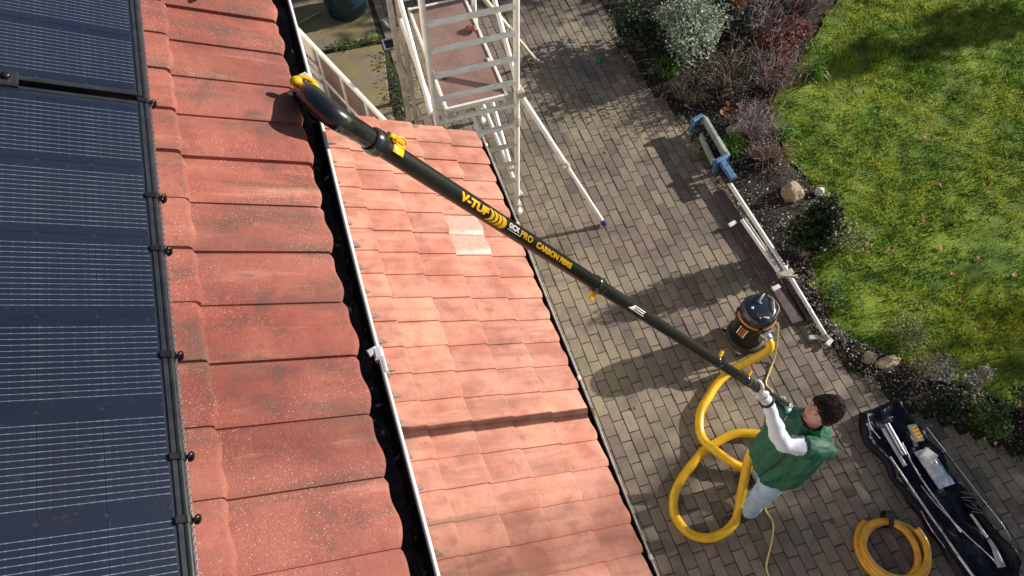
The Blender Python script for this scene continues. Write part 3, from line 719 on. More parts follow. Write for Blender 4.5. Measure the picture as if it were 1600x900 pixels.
# printed lettering wrapped round the tube
def flat_text(body, size, bold=.0, shear=.0, sx=1.0):
    cu = bpy.data.curves.new('lettering', 'FONT'); cu.body = body; cu.size = size; cu.offset = bold; cu.shear = shear; cu.align_x = 'LEFT'; cu.resolution_u = 3
    o = bpy.data.objects.new('lettering_tmp', cu); col.objects.link(o); bpy.context.view_layer.update()
    me = bpy.data.meshes.new_from_object(o.evaluated_get(bpy.context.evaluated_depsgraph_get())); bpy.data.objects.remove(o); bpy.data.curves.remove(cu)
    return me
def wrap(me, t0, t1, vc, height, r, name, mat, parent, ori=1):
    """lay a flat mesh on the pole between t0 and t1; vc is the offset round the tube (metres) of its middle"""
    bm = bmesh.new(); bm.from_mesh(me); xs = [v.co.x for v in bm.verts]; ysv = [v.co.y for v in bm.verts]
    x0, x1, y0, y1 = min(xs), max(xs), min(ysv), max(ysv)
    for v in bm.verts:
        v.co.x = t0 + (v.co.x - x0) / (x1 - x0) * (t1 - t0); v.co.y = vc + ((v.co.y - y0) / (y1 - y0) - .5) * height; v.co.z = 0
    for q in np.linspace(vc - height / 2, vc + height / 2, 9)[1:-1]:
        bmesh.ops.bisect_plane(bm, geom=bm.verts[:] + bm.edges[:] + bm.faces[:], plane_co=(0, q, 0), plane_no=(0, 1, 0))
    bmesh.ops.triangulate(bm, faces=bm.faces[:])
    for v in bm.verts:
        p = at(v.co.x); tocam = (CAM0 - p); n0 = (tocam - pd * tocam.dot(pd)).normalized(); up = n0.cross(pd); a = v.co.y / r
        v.co = p + (n0 * math.cos(a) + up * math.sin(a)) * (r + .0006)
    out = bpy.data.meshes.new(name); bm.to_mesh(out); bm.free(); return obj(name, out, mat, parent)
CAM0 = Vector((0, .2, 6.3))
wrap(flat_text('V-TUF', .1, .006), .335, .478, .004, .026, PR, 'lettering', 'yellow_print', pole)
for k in range(4):
    m = MB(); pts = []; x0 = k * .30; n_ = 12
    wd = .20 if k < 3 else .34
    for i in range(n_ + 1): y = -1 + 2 * i / n_; pts.append((x0 + .35 * math.sqrt(max(0, 1 - y * y * .85)), y, 0))
    for i in range(n_ + 1): y = 1 - 2 * i / n_; pts.append((x0 + .35 * math.sqrt(max(0, 1 - y * y * .85)) - wd, y, 0))
    m.add([p for p in pts], [(i, i + 1, 2 * n_ - i, 2 * n_ + 1 - i) for i in range(n_)]); me = m.mesh('chevron')
    wrap(me, .478 + k * .022, .478 + k * .022 + (.030 if k < 3 else .034), .001, .040, PR, 'chevron', 'yellow_print', pole)
wrap(flat_text('GCX', .1, .006), .592, .655, .009, .018, PR, 'lettering', 'white_print', pole)
wrap(flat_text('PRO', .1, .002), .664, .738, .006, .022, PR, 'lettering', 'yellow_print', pole)
m = MB(); m.add([(0, 0, 0), (1, 0, 0), (1, 1, 0), (0, 1, 0)], [(0, 1, 2, 3)]); wrap(m.mesh('underline'), .592, .668, -.005, .0022, PR, 'underline', 'white_print', pole)
wrap(flat_text('CARBON FIBRE', .1, .005), .766, 1.012, .004, .021, PR, 'lettering', 'yellow_print', pole)
for k in range(3):
    m = MB(); m.add([(0, 0, 0), (1, 0, 0), (1, 1, 0), (0, 1, 0)], [(0, 1, 2, 3)]); wrap(m.mesh('stripe'), 1.575, 1.675 - .012 * (k % 2), .010 - k * .0095, .0042, PR, 'stripe', 'white_print', pole)
m = MB(); m.add([(0, 0, 0), (1, 0, 0), (1, 1, 0)], [(0, 1, 2)]); wrap(m.mesh('mark'), 1.52, 1.572, .002, .026, PR, 'mark', 'white_print', pole)

# ------------------------------------------------------------------ person
person = thing('person', 'person in green vest, white sleeves and pale jeans holding the long pole', 'person', (2.33, 1.2, 0))
def fold_mods(o, lv, amt):
    s = o.modifiers.new('sub', 'SUBSURF'); s.levels = lv; s.render_levels = lv
    tx = bpy.data.textures.new('folds', 'CLOUDS'); tx.noise_scale = .05; dm = o.modifiers.new('folds', 'DISPLACE'); dm.texture = tx; dm.strength = amt; dm.mid_level = .5; dm.texture_coords = 'GLOBAL'
def skin_obj(name, J, Eg, mat, root, sub=2, parent=person, disp=0):
    me = bpy.data.meshes.new(name); keys = list(J); me.from_pydata([J[k][0] for k in keys], [(keys.index(a), keys.index(b)) for a, b in Eg], [])
    o = obj(name, me, mat, parent); md = o.modifiers.new('skin', 'SKIN'); md.use_smooth_shade = True
    for i, k in enumerate(keys):
        r = J[k][1]; sv_ = me.skin_vertices[0].data[i]; sv_.radius = r if isinstance(r, tuple) else (r, r); sv_.use_root = (k == root)
    s = o.modifiers.new('sub', 'SUBSURF'); s.levels = sub; s.render_levels = sub
    if disp:
        tx = bpy.data.textures.new('folds', 'CLOUDS'); tx.noise_scale = .055; dm = o.modifiers.new('folds', 'DISPLACE'); dm.texture = tx; dm.strength = disp; dm.mid_level = .5; dm.texture_coords = 'GLOBAL'
    return o
HC = Vector((2.445, 1.245, 1.615))                   # head centre
HL = at(3.50); HRr = at(4.14)                        # hands on the pole
SHL, SHR = Vector((2.43, 1.065, 1.40)), Vector((2.315, 1.355, 1.375))
ELL, ELR = Vector((2.13, 1.145, 1.545)), Vector((2.40, 1.53, 1.12))
WRL = HL + Vector((.035, -.075, -.055)); WRR = HRr + Vector((-.05, .055, -.045))
J = dict(pelvis=((2.345, 1.205, .92), (.13, .15)), belly=((2.35, 1.205, 1.08), (.12, .14)), chest=((2.375, 1.215, 1.28), (.12, .16)), neck=((2.405, 1.225, 1.44), .06), head=((2.43, 1.237, 1.56), .055),
         shl=(SHL, .055), ell=(ELL, .042), wrl=(WRL, .03), shr=(SHR, .055), elr=(ELR, .042), wrr=(WRR, .03),
         hl=((2.325, 1.12, .86), .085), kl=((2.245, 1.075, .47), .055), al=((2.255, 1.065, .09), .04), hr=((2.40, 1.28, .86), .085), kr=((2.40, 1.31, .47), .055), ar=((2.49, 1.30, .09), .04))
skin_obj('body', J, [('pelvis', 'belly'), ('belly', 'chest'), ('chest', 'neck'), ('neck', 'head'), ('chest', 'shl'), ('shl', 'ell'), ('ell', 'wrl'), ('chest', 'shr'), ('shr', 'elr'), ('elr', 'wrr'), ('pelvis', 'hl'), ('hl', 'kl'), ('kl', 'al'), ('pelvis', 'hr'), ('hr', 'kr'), ('kr', 'ar')], 'skin', 'pelvis')
T = dict(pelvis=((2.345, 1.205, .93), (.12, .13)), hl=((2.315, 1.115, .82), (.11, .11)), ml=((2.265, 1.085, .62), .092), kl=((2.238, 1.072, .46), .074), cl=((2.245, 1.066, .26), .066), al=((2.252, 1.064, .065), .058),
         hr=((2.405, 1.29, .82), .11), mr=((2.40, 1.30, .62), .098), kr=((2.405, 1.31, .46), .085), cr=((2.45, 1.305, .26), .075), ar=((2.49, 1.30, .065), .068))
skin_obj('trousers', T, [('pelvis', 'hl'), ('hl', 'ml'), ('ml', 'kl'), ('kl', 'cl'), ('cl', 'al'), ('pelvis', 'hr'), ('hr', 'mr'), ('mr', 'kr'), ('kr', 'cr'), ('cr', 'ar')], 'jeans_pale', 'pelvis', disp=.042)
lerp = lambda a, b, t: a + (b - a) * t
S = dict(chest=((2.40, 1.215, 1.33), (.06, .09)), shl=(SHL, .07), ul=(lerp(SHL, ELL, .5), .066), ell=(ELL, .064), fl=(lerp(ELL, WRL, .45), .051), wl=(lerp(ELL, WRL, .88), .040), wl2=(WRL, .038),
         shr=(SHR, .078), ur=(lerp(SHR, ELR, .5), .072), elr=(ELR, .066), frr=(lerp(ELR, WRR, .5), .056), wr=(WRR, .043))
skin_obj('sleeves', S, [('chest', 'shl'), ('shl', 'ul'), ('ul', 'ell'), ('ell', 'fl'), ('fl', 'wl'), ('wl', 'wl2'), ('chest', 'shr'), ('shr', 'ur'), ('ur', 'elr'), ('elr', 'frr'), ('frr', 'wr')], 'sleeve_white', 'chest', disp=.034)
# vest: loft of rings with folds
rings = [(.855, 2.325, 1.197, .175, .215), (.87, 2.326, 1.197, .188, .228), (.91, 2.330, 1.198, .194, .234), (.98, 2.34, 1.20, .190, .230), (1.10, 2.36, 1.205, .185, .226), (1.22, 2.378, 1.21, .175, .222), (1.32, 2.39, 1.215, .155, .205), (1.39, 2.40, 1.22, .130, .18), (1.44, 2.408, 1.225, .11, .15), (1.475, 2.412, 1.23, .086, .098), (1.50, 2.412, 1.232, .078, .084), (1.535, 2.410, 1.235, .082, .088), (1.53, 2.412, 1.235, .070, .075), (1.47, 2.412, 1.232, .060, .066)]
NS = 56; V = []; F = []
for i, (z, cx_, cy_, rx, ry) in enumerate(rings):
    for k in range(NS):
        a = 2 * math.pi * k / NS; c_, s_ = math.cos(a), math.sin(a)
        bulge = 1 + .24 * max(0, c_) ** 2 * math.exp(-((z - 1.12) / .17) ** 2)
        fold = -.012 + .030 * noise.noise((c_ * 2.6, s_ * 2.6, z * 4)) + .020 * noise.noise((c_ * 6, s_ * 6, z * 5 + 4))
        if z > 1.38: fold *= .3
        hem = .03 * math.sin(a * 3 + 1) * (1 if i < 2 else 0)
        q = abs(c_) ** .85 * (1 if c_ > 0 else -1), abs(s_) ** .85 * (1 if s_ > 0 else -1)
        yw = R(10 + 20 * min(1, max(0, (z - .86) / .4))); ex, ey = q[0] * (rx * bulge + fold), q[1] * (ry + fold)
        V.append((cx_ + ex * math.cos(yw) - ey * math.sin(yw), cy_ + ex * math.sin(yw) + ey * math.cos(yw), z + hem))
for i in range(len(rings) - 1):
    for k in range(NS): a, b_ = i * NS + k, i * NS + (k + 1) % NS; F.append((a, b_, b_ + NS, a + NS))
m = MB(); m.add(V, F, True); vest = m.build('vest', 'vest_green', person); fold_mods(vest, 2, .026)
for sh, el in ((SHL, ELL), (SHR, ELR)):
    ax = (el - sh).normalized(); m = MB(); m.tube([sh - ax * .06 + Vector((.02, 0, -.02)), sh, lerp(sh, el, .3), lerp(sh, el, .50), lerp(sh, el, .56), lerp(sh, el, .53)], [.045, .076, .080, .079, .076, .066], 20); cs_ = m.build('cap_sleeve', 'vest_green', vest); fold_mods(cs_, 2, .028)
P = smooth([(2.252, 1.155, 1.35), (2.212, 1.125, 1.2), (2.172, 1.135, 1.0), (2.156, 1.14, .88)], 5); m = MB(); m.tube(P, .006, 6); m.build('zip', 'black_matt', vest)
m = MB(); m.ell((2.30, 1.155, 1.505), (.011, .011, .011)); m.build('toggle', 'white_plastic', vest)
# head
hf = Vector((-.84, .10, .53)).normalized(); hl_ = Vector((0, 0, 1)).cross(hf).normalized(); hu = hf.cross(hl_)
HM = Matrix((hf, hl_, hu)).transposed()
gs_ = lambda x, c, s: math.exp(-((x - c) / s) ** 2)
def head_pt(dx, dy, dz):
    x, y, z = .106 * dx, .083 * dy, .130 * dz
    if dz < 0: y *= 1 - .26 * (-dz) ** 1.4; x *= 1 - .10 * (-dz)
    if dx < 0 and dz < -.2: x *= 1 - .45 * min(1, (-dz - .2) / .6)
    if dx > 0:
        fr_k = dx
        x += fr_k * (.026 * gs_(dy, 0, .16) * gs_(dz, -.18, .17) + .014 * gs_(dy, 0, .12) * gs_(dz, .05, .18))          # nose
        x -= fr_k * .013 * (gs_(dy, .38, .17) + gs_(dy, -.38, .17)) * gs_(dz, .08, .11)                                    # eye sockets
        x += fr_k * .006 * gs_(abs(dy), .35, .3) * gs_(dz, .25, .10)                                                      # brow
        x += fr_k * .008 * gs_(dy, 0, .25) * (gs_(dz, -.50, .06) + gs_(dz, -.62, .06)) - fr_k * .004 * gs_(dy, 0, .3) * gs_(dz, -.56, .03)
        x += fr_k * .010 * gs_(dy, 0, .3) * gs_(dz, -.86, .16); x += fr_k * .005 * gs_(abs(dy), .5, .2) * gs_(dz, -.18, .16)
    return Vector((x, y, z))
V = []; F = []; SG, RN = 56, 44
for i in range(RN + 1):
    t = math.pi * i / RN
    for k in range(SG): a = 2 * math.pi * k / SG; V.append(HC + HM @ head_pt(math.sin(t) * math.cos(a), math.sin(t) * math.sin(a), math.cos(t)))
for i in range(RN):
    for k in range(SG): a, b_ = i * SG + k, i * SG + (k + 1) % SG; F.append((a + SG, b_ + SG, b_, a))
m = MB(); m.add(V, F, True)
for s_ in (-1, 1): m.ell(HC + HM @ Vector((-.008, s_ * .085, .0)), (.020, .010, .034), rot=HM)
head = m.build('head', 'skin', person)
for s_ in (-1, 1):
    m = MB(); m.ell(HC + HM @ Vector((.090, s_ * .032, .011)), (.009, .0135, .008), rot=HM); m.build('eye', 'eye_white', head)
    m = MB(); m.ell(HC + HM @ Vector((.0955, s_ * .032, .012)), (.005, .0065, .0065), rot=HM); m.build('iris', 'eye_dark', head)
    m = MB(); m.tube([HC + HM @ Vector(q) for q in ((.102, s_ * .013, .032), (.101, s_ * .032, .038), (.087, s_ * .054, .032))], [.004, .0055, .003], 8); m.build('eyebrow', 'hair_brown', head)
m = MB(); m.tube([HC + HM @ Vector(q) for q in ((.090, -.028, -.070), (.103, -.011, -.070), (.105, 0, -.071), (.103, .011, -.070), (.090, .028, -.070))], [.003, .006, .006, .006, .003], 8); m.build('mouth', 'lips', head)
# hair: shell plus loose curls
V = []; F = []
for i in range(23):
    t = math.pi * .60 * i / 22
    for k in range(48):
        a = 2 * math.pi * k / 48; dx, dy, dz = math.sin(t) * math.cos(a), math.sin(t) * math.sin(a), math.cos(t)
        fr_k = max(0, dx); tt_ = t * (1 - .34 * fr_k ** 1.2); dx, dy, dz = math.sin(tt_) * math.cos(a), math.sin(tt_) * math.sin(a), math.cos(tt_)
        q = head_pt(dx * .98, dy, dz) * (1.085 + .09 * noise.noise((dx * 3, dy * 3, dz * 3)) + .05 * noise.noise((dx * 9, dy * 9, dz * 9)))
        V.append(HC + HM @ (q + Vector((-.006, 0, .006))))
for i in range(22):
    for k in range(48): a, b_ = i * 48 + k, i * 48 + (k + 1) % 48; F.append((a + 48, b_ + 48, b_, a))
m = MB(); m.add(V, F, True)
rr_ = random.Random(5)
for _ in range(2600):
    j = rr_.randrange(48 * 21); p = Vector(V[j]); n_ = (p - HC).normalized(); tg = n_.cross(Vector((rr_.uniform(-1, 1), rr_.uniform(-1, 1), rr_.uniform(-1, 1)))).normalized()
    l = rr_.uniform(.016, .034); m.tube([p - tg * l * .5 - n_ * .004, p + n_ * rr_.uniform(.003, .009), p + tg * l * .5 + n_ * .002, p + tg * l * .7 - n_ * .006], [.0008, .0014, .0012, .0005], 4, cap=False)
m.build('hair', 'hair_brown', head)
# gloved hands closed on the pole
def hand(c, wrist, name_side, over):
    """palm beside the pole, four fingers curling round it, thumb the other way"""
    ax = pd; out = (wrist - c); out = (out - ax * out.dot(ax)).normalized(); tn = ax.cross(out)
    gl = MB(); rp = .0275
    pc = c + out * (rp + .020)
    gl.ell(pc, (.048, .024, .044), 18, 12, Matrix((ax, out, tn)).transposed())
    gl.tube([pc + out * .004, lerp(pc, wrist, .55), wrist], [.034, .034, .040], 14)
    g_ = gl.build('glove', 'glove_white', person)
    for i, (dx, ln) in enumerate(((-.034, .92), (-.012, 1.0), (.011, .96), (.033, .82))):
        pts = []
        for a in np.linspace(.15, 3.9 * ln, 9): pts.append(c + ax * (dx * (1 - over * .0)) + (out * math.cos(a) + tn * math.sin(a) * over) * (rp + .010))
        m = MB(); m.tube(pts, [.0112, .0115, .0112, .011, .0108, .0105, .010, .0095, .007], 10); m.build('finger', 'glove_black' if i % 2 else 'glove_white', g_)
    pts = [c + ax * (-.040) + (out * math.cos(a) - tn * math.sin(a) * over) * (rp + .011) - ax * .012 * k for k, a in enumerate(np.linspace(.25, 2.1, 6))]
    m = MB(); m.tube(pts, [.013, .0132, .0125, .012, .011, .008], 10); m.build('thumb', 'glove_white', g_)
    m = MB(); m.tube([lerp(pc, wrist, .86), lerp(pc, wrist, 1.08)], [.0465, .0475], 16); m.build('cuff', 'glove_black', g_)
hand(HL, WRL, 'l', 1); hand(HRr, WRR, 'r', -1)
for x, y, az in ((2.235, 1.058, math.pi), (2.47, 1.30, math.pi * .9)):
    rz = Matrix.Rotation(az, 3, 'Z'); m = MB(); V = []; F = []
    prof = [(-.085, .034, .07), (-.06, .040, .085), (0, .040, .085), (.06, .044, .062), (.12, .046, .050), (.165, .036, .038), (.185, .012, .02)]
    for xx, ww, hh in prof:
        for k in range(12): a = 2 * math.pi * k / 12; V.append(Vector((x, y, .004)) + rz @ Vector((xx, ww * math.cos(a), max(0, hh * .5 + hh * .5 * math.sin(a)))))
    for i in range(len(prof) - 1):
        for k in range(12): a, b_ = i * 12 + k, i * 12 + (k + 1) % 12; F.append((a, b_, b_ + 12, a + 12))
    m.add(V, F, True); m.add(V[:12], [tuple(range(12))[::-1]]); m.add(V[-12:], [tuple(range(12))]); m.build('shoe', 'shoe_dark', person)

# ------------------------------------------------------------------ vacuum, hose, cable
VC = Vector((2.968, 2.52, 0))
vac = thing('vacuum_cleaner', 'black drum vacuum cleaner with orange band and domed navy lid', 'vacuum cleaner', VC)
m = MB(); m.lathe([(.10, .09), (.145, .095), (.150, .12), (.153, .30), (.156, .455), (.16, .46)], VC, 40); dr = m.build('drum', 'drum_black', vac)
m = MB(); m.lathe([(.14, .05), (.175, .055), (.18, .075), (.17, .095), (.145, .10)], VC, 32); bs = m.build('base', 'black_matt', vac)
for k in range(4):
    a = math.pi / 4 + k * math.pi / 2; p = VC + Vector((math.cos(a) * .18, math.sin(a) * .18, .033)); ax = Vector((-math.sin(a), math.cos(a), 0))
    m = MB(); m.tube([p - ax * .013, p + ax * .013], .033, 16); cs = m.build('castor', 'black_plastic', vac)
    m = MB(); m.box(p + Vector((0, 0, .035)), (.05, .04, .02), Matrix.Rotation(a, 3, 'Z'), bev=.006); m.build('castor_mount', 'steel', cs)
m = MB(); m.lathe([(.157, .458), (.1655, .462), (.1655, .474), (.157, .478)], VC, 40); m.build('band', 'orange_band', vac)
m = MB(); m.lathe([(.158, .476), (.160, .50), (.155, .535), (.141, .562), (.113, .577), (.06, .584), (.01, .585)], VC, 40); ld = m.build('lid', 'lid_navy', vac)
m = MB(); m.box(VC + Vector((-.02, -.095, .562)), (.125, .075, .028), Matrix.Rotation(-.35, 3, 'Z') @ Matrix.Rotation(.35, 3, 'X'), bev=.008); sw = m.build('switch_panel', 'black_matt', ld)
for q, s_, mt in (((-.052, -.092, .5795), .009, 'orange_band'), ((-.07, .015, .583), .012, 'white_print')):
    m = MB(); m.ell(VC + Vector(q), (s_, s_, s_ * .5)); m.build('button', mt, sw)
m = MB(); m.box(VC + Vector((.0, -.105, .577)), (.05, .018, .003), Matrix.Rotation(-.35, 3, 'Z') @ Matrix.Rotation(.35, 3, 'X')); m.build('label', 'white_print', sw)
P = smooth([VC + Vector(q) for q in ((.02, .03, .582), (.005, .045, .60), (.04, .075, .612), (.075, .10, .60), (.085, .105, .578))], 5); m = MB(); m.tube(P, .008, 8); m.build('handle', 'grey_plastic', ld)
P = smooth([VC + Vector(q) for q in ((.06, -.115, .56), (.10, -.04, .595), (.13, .04, .59), (.12, .09, .565))], 5); m = MB(); m.tube(P, .006, 8); m.build('handle', 'grey_plastic', ld)
P = smooth([VC + Vector(q) for q in ((.07, -.125, .55), (.135, -.07, .58), (.155, .0, .57), (.13, .07, .565))], 5); m = MB(); m.tube(P, .005, 8); m.build('handle', 'grey_plastic', ld)
for a in (2.6, -1.9, .2):
    p = VC + Vector((math.cos(a) * .168, math.sin(a) * .168, .455)); m = MB(); m.box(p, (.016, .035, .075), Matrix.Rotation(a, 3, 'Z'), bev=.004); m.build('latch', 'black_plastic', vac)
# drum print: three slanted strokes
def on_drum(a, z, r=.1548): return VC + Vector((math.cos(a) * r, math.sin(a) * r, z))
for k, (a0, mt) in enumerate(((-2.42, 'white_print'), (-2.56, 'orange_band'), (-2.70, 'orange_band'), (-2.86, 'white_print'))):
    V = []
    for i in range(6): t = i / 5; V += [on_drum(a0 - t * .10, .40 - t * .15), on_drum(a0 - t * .10 - .075, .40 - t * .15)]
    m = MB(); m.add(V, [(2 * i, 2 * i + 1, 2 * i + 3, 2 * i + 2) for i in range(5)]); m.build('print', mt, dr)
ia = -1.35; idr = Vector((math.cos(ia), math.sin(ia), -.12)).normalized(); ip = VC + Vector((math.cos(ia) * .155, math.sin(ia) * .155, .345))
m = MB(); m.box(ip + idr * .012, (.035, .13, .11), Matrix.Rotation(ia, 3, 'Z'), bev=.012); inl = m.build('inlet_plate', 'steel', vac)
m = MB(); m.tube([ip, ip + idr * .06, ip + idr * .065], [.042, .042, .034], 18); m.build('inlet', 'steel', inl)
m = MB(); m.ell(ip + idr * .03 + Vector((.035, .012, .045)), (.012, .008, .012)); m.build('knob', 'black_plastic', inl)
HP = [ip + idr * .03, ip + idr * .12 + Vector((-.03, 0, -.04)), (2.86, 2.25, .16), (2.71, 2.25, .06), (2.55, 2.19, .040), (2.42, 2.10, .039), (2.27, 1.97, .039), (2.19, 1.77, .039), (2.25, 1.57, .100), (2.36, 1.44, .075), (2.50, 1.36, .040), (2.66, 1.36, .039), (2.76, 1.47, .039), (2.72, 1.60, .039), (2.58, 1.68, .039), (2.45, 1.71, .039), (2.30, 1.69, .039), (2.16, 1.655, .039), (2.02, 1.58, .039), (1.88, 1.49, .039), (1.77, 1.385, .039), (1.71, 1.25, .039), (1.73, 1.12, .039), (1.80, 1.03, .039), (1.92, .985, .039), (2.05, 1.0, .039), (2.16, 1.06, .042), (2.245, 1.17, .06), (2.29, 1.25, .12), (2.40, 1.44, .34), (2.56, 1.50, .52), (2.68, 1.48, .72), (2.66, 1.455, .90), PB + pd * -.02]
hs = smooth(HP, 8); hose = MB(); hose.tube(hs, .0375, 18); ho = hose.build('vacuum_hose', 'hose_yellow')
tag(ho, 'thick yellow suction hose looping on the paving between vacuum and pole', 'hose')
m = MB(); m.tube([PB - pd * .10, PB - pd * .005], [.036, .040], 18); m.build('hose_cuff', 'black_plastic', ho)
P = smooth([VC + Vector((.13, -.13, .46)), VC + Vector((.16, -.17, .30)), (3.13, 2.26, .05), (3.04, 2.16, .008), (2.95, 2.06, .008), (2.965, 1.97, .008), (2.88, 1.86, .008), (2.74, 1.62, .008), (2.66, 1.40, .008), (2.56, 1.24, .008), (2.48, 1.14, .008), (2.43, 1.06, .008), (2.44, .96, .008), (2.39, .86, .008), (2.31, .76, .008), (2.23, .66, .008), (2.21, .56, .008), (2.15, .40, .008), (2.1, .1, .008)], 7)
m = MB(); m.tube(P, .0075, 8); tag(m.build('power_cable', 'cable_yellow'), 'thin pale yellow power cable trailing from the vacuum across the paving', 'cable')
# coiled spare hose
P = []; C0 = Vector((3.215, .46, 0))
for i in range(150):
    a = 1.9 + i * 2 * math.pi * 2.75 / 149; t = i / 149; rx = .225 + .016 * math.sin(3 * t * 6); rise = .029 + .05 * min(1, max(0, (i - 45) / 30)) * (1 if i < 110 else 1) + .03 * max(0, (i - 110) / 40)
    off = Vector((.022 * math.sin(t * 9), .020 * math.cos(t * 7), 0)); rr2 = rx + (.034 * max(-1, min(1, (60 - i) / 20)) if i < 90 else -.034 + .05 * min(1, (i - 90) / 25))
    P.append(C0 + off + Vector((math.cos(a) * rr2, math.sin(a) * rr2, rise)))
ch = thing('hose_coil', 'coiled orange yellow hose tied with black strap beside the open bag', 'hose', C0)
m = MB(); m.tube(P, .027, 16); m.build('hose', 'coil_yellow', ch)
a = 1.28; ctr = C0 + Vector((math.cos(a) * .236, math.sin(a) * .236, .075)); rad = Vector((math.cos(a), math.sin(a), 0)); V = []
tn = Vector((-math.sin(a), math.cos(a), 0))
m = MB(); ring_ = [(ctr + rad * math.cos(b_) * .068 + Vector((0, 0, 1)) * math.sin(b_) * .072) for b_ in np.linspace(0, 2 * math.pi, 25)]
for p in ring_: V += [p - tn * .022, p + tn * .022]
m.add(V, [(2 * i, 2 * i + 1, 2 * i + 3, 2 * i + 2) for i in range(24)], True); m.build('strap', 'black_matt', ch)

# ------------------------------------------------------------------ open tool bag and what lies in it
bag = thing('tool_bag', 'long open navy black tool bag lying on the paving', 'bag', (3.78, .75, 0))
BL = [(-.06, 3.60), (.05, 3.60), (.55, 3.57), (1.06, 3.50), (1.45, 3.49), (1.56, 3.56)]; BR = [(-.06, 3.98), (.05, 4.05), (.10, 4.09), (.62, 4.05), (1.26, 3.99), (1.50, 3.95), (1.58, 3.88)]
V = []; F = []; NY, NX = 64, 22
for i in range(NY + 1):
    y = -.05 + 1.62 * i / NY; xl, xr = float(interp(y, BL)), float(interp(y, BR)); ef = min(1, min(i, NY - i) / 5)
    for j in range(NX + 1):
        s = j / NX; x = xl + (xr - xl) * s; e = max(math.exp(-(s / .10) ** 2), math.exp(-((1 - s) / .10) ** 2)) * ef + (1 - ef)
        edge = max(0, 1 - min(j, NX - j) / 1.5) + max(0, 1 - min(i, NY - i) / 2)
        z = .028 + .13 * min(1, e) * (.60 + 1.1 * noise.noise((s * 2, y * 3.3, 2))) + .034 * noise.noise((x * 9, y * 6, 7)) + .018 * noise.noise((x * 22, y * 16, 3)) + .02
        z = z * (1 - .85 * min(1, edge)) + .004
        V.append((x + .05 * noise.noise((y * 5, s * 2, 1)), y + .03 * noise.noise((x * 6, s, 5)), max(.004, z)))
for i in range(NY):
    for j in range(NX): q = i * (NX + 1) + j; F.append((q, q + 1, q + NX + 2, q + NX + 1))
m = MB(); m.add(V, F, True); shell = m.build('shell', 'bag_navy', bag)
P = smooth([(3.60, 1.52, .09), (3.55, 1.40, .115), (3.57, 1.28, .11)], 5); m = MB(); m.tube(P, .003, 6); m.build('zip', 'steel', shell)
P = smooth([(3.985, 1.25, .12), (4.02, .95, .125), (4.06, .62, .12), (4.10, .36, .11), (4.10, .25, .09)], 6); m = MB(); m.tube(P, .003, 6); m.build('zip', 'steel', shell)
P = smooth([(3.56, .66, .10), (3.555, .52, .10), (3.58, .36, .09)], 6); m = MB(); m.tube(P, .003, 6); m.build('zip', 'steel', shell)
def rod(P, r, name, mat, label, cat, group=None, seg=10):
    m = MB(); m.tube(P, r, seg); o = m.build(name, mat); return tag(o, label, cat, group)
rod([(3.70, 1.38, .10), (3.69, 1.10, .098)], .024, 'metal_tube', 'steel', 'short thick silver tube at the wide end of the open bag', 'tube')
rod([(3.655, 1.36, .085), (3.655, 1.02, .080)], .017, 'metal_tube', 'clear_poly', 'pale plastic tube lying against the silver tube in the bag', 'tube')
rod(smooth([(3.735, 1.20, .09), (3.715, .89, .088), (3.77, .42, .085)], 6), .007, 'metal_rod', 'steel', 'straight silver rod running under the clear pouch in the bag', 'rod')
rod(smooth([(3.56, 1.12, .115), (3.60, .70, .10), (3.64, .28, .095)], 6), .009, 'metal_rod', 'steel', 'long silver rod along the side of the bag nearest the coil', 'rod')
rod([(3.64, .275, .095), (3.665, .02, .10)], .010, 'metal_rod', 'white_plastic', 'white handled rod end sticking out of the bag', 'rod')
rod(smooth([(3.69, .84, .075), (3.72, .66, .08), (3.80, .40, .08), (3.87, .22, .08), (3.90, .10, .08)], 6), .005, 'thin_wire', 'steel', 'thin bent wire trailing across the bag floor', 'wire')
rod([(3.925, .52, .09), (3.94, .32, .085)], .012, 'metal_rod', 'steel', 'short silver rod leading to the grey brush in the bag', 'rod')
m = MB(); m.tube([(3.945, .31, .085), (3.945, .24, .085), (3.915, .10, .08)], [.014, .022, .036], 12, sy=.5); tag(m.build('brush', 'grey_plastic'), 'flared grey brush head at the narrow end of the bag', 'brush')
V = []; F = []
for i in range(15):
    for j in range(9):
        s, t = i / 14, j / 8; x = 3.79 + .145 * t + .02 * s; y = 1.10 - .33 * s; z = .085 + .05 * math.sin(math.pi * s) * math.sin(math.pi * t) + .018 * noise.noise((s * 5, t * 5, 8)); V.append((x, y, z))
for i in range(14):
    for j in range(8): q = i * 9 + j; F.append((q, q + 1, q + 10, q + 9))
m = MB(); m.add(V, F, True); m.add([(v[0], v[1], .075) for v in V], [f[::-1] for f in F]); po_ = thing('parts_pouch', 'crumpled clear plastic pouch holding a white part in the bag', 'pouch', (3.86, .94, .07)); m.build('film', 'clear_poly', po_)
m = MB(); m.box((3.862, 1.03, .118), (.10, .11, .05), Matrix.Rotation(.5, 3, 'Z'), bev=.018); m.build('white_part', 'white_plastic', po_)
m = MB(); m.box((3.875, 1.235, .115), (.075, .15, .03), Matrix.Rotation(-.12, 3, 'Z'), bev=.006); bx_ = m.build('battery_pack', 'grey_plastic'); tag(bx_, 'small grey blister pack with yellow cells lying in the bag', 'pack')
for k in range(4): m = MB(); m.tube([(3.850, 1.28 - k * .03, .134), (3.900, 1.285 - k * .03, .134)], .011, 10); m.build('battery', 'yellow_clip', bx_)
m = MB()
for k in range(9): m.tube(smooth([(3.96 + .02 * math.sin(k * 2), .70 - .02 * k, .07), (3.99 + .03 * math.sin(k), .66 - .022 * k, .115 + .01 * math.cos(k * 3)), (4.01, .62 - .02 * k, .08)], 4), .010, 7)
tag(m.build('strap_bundle', 'black_plastic'), 'tangled black straps bundled against the bag side', 'straps')

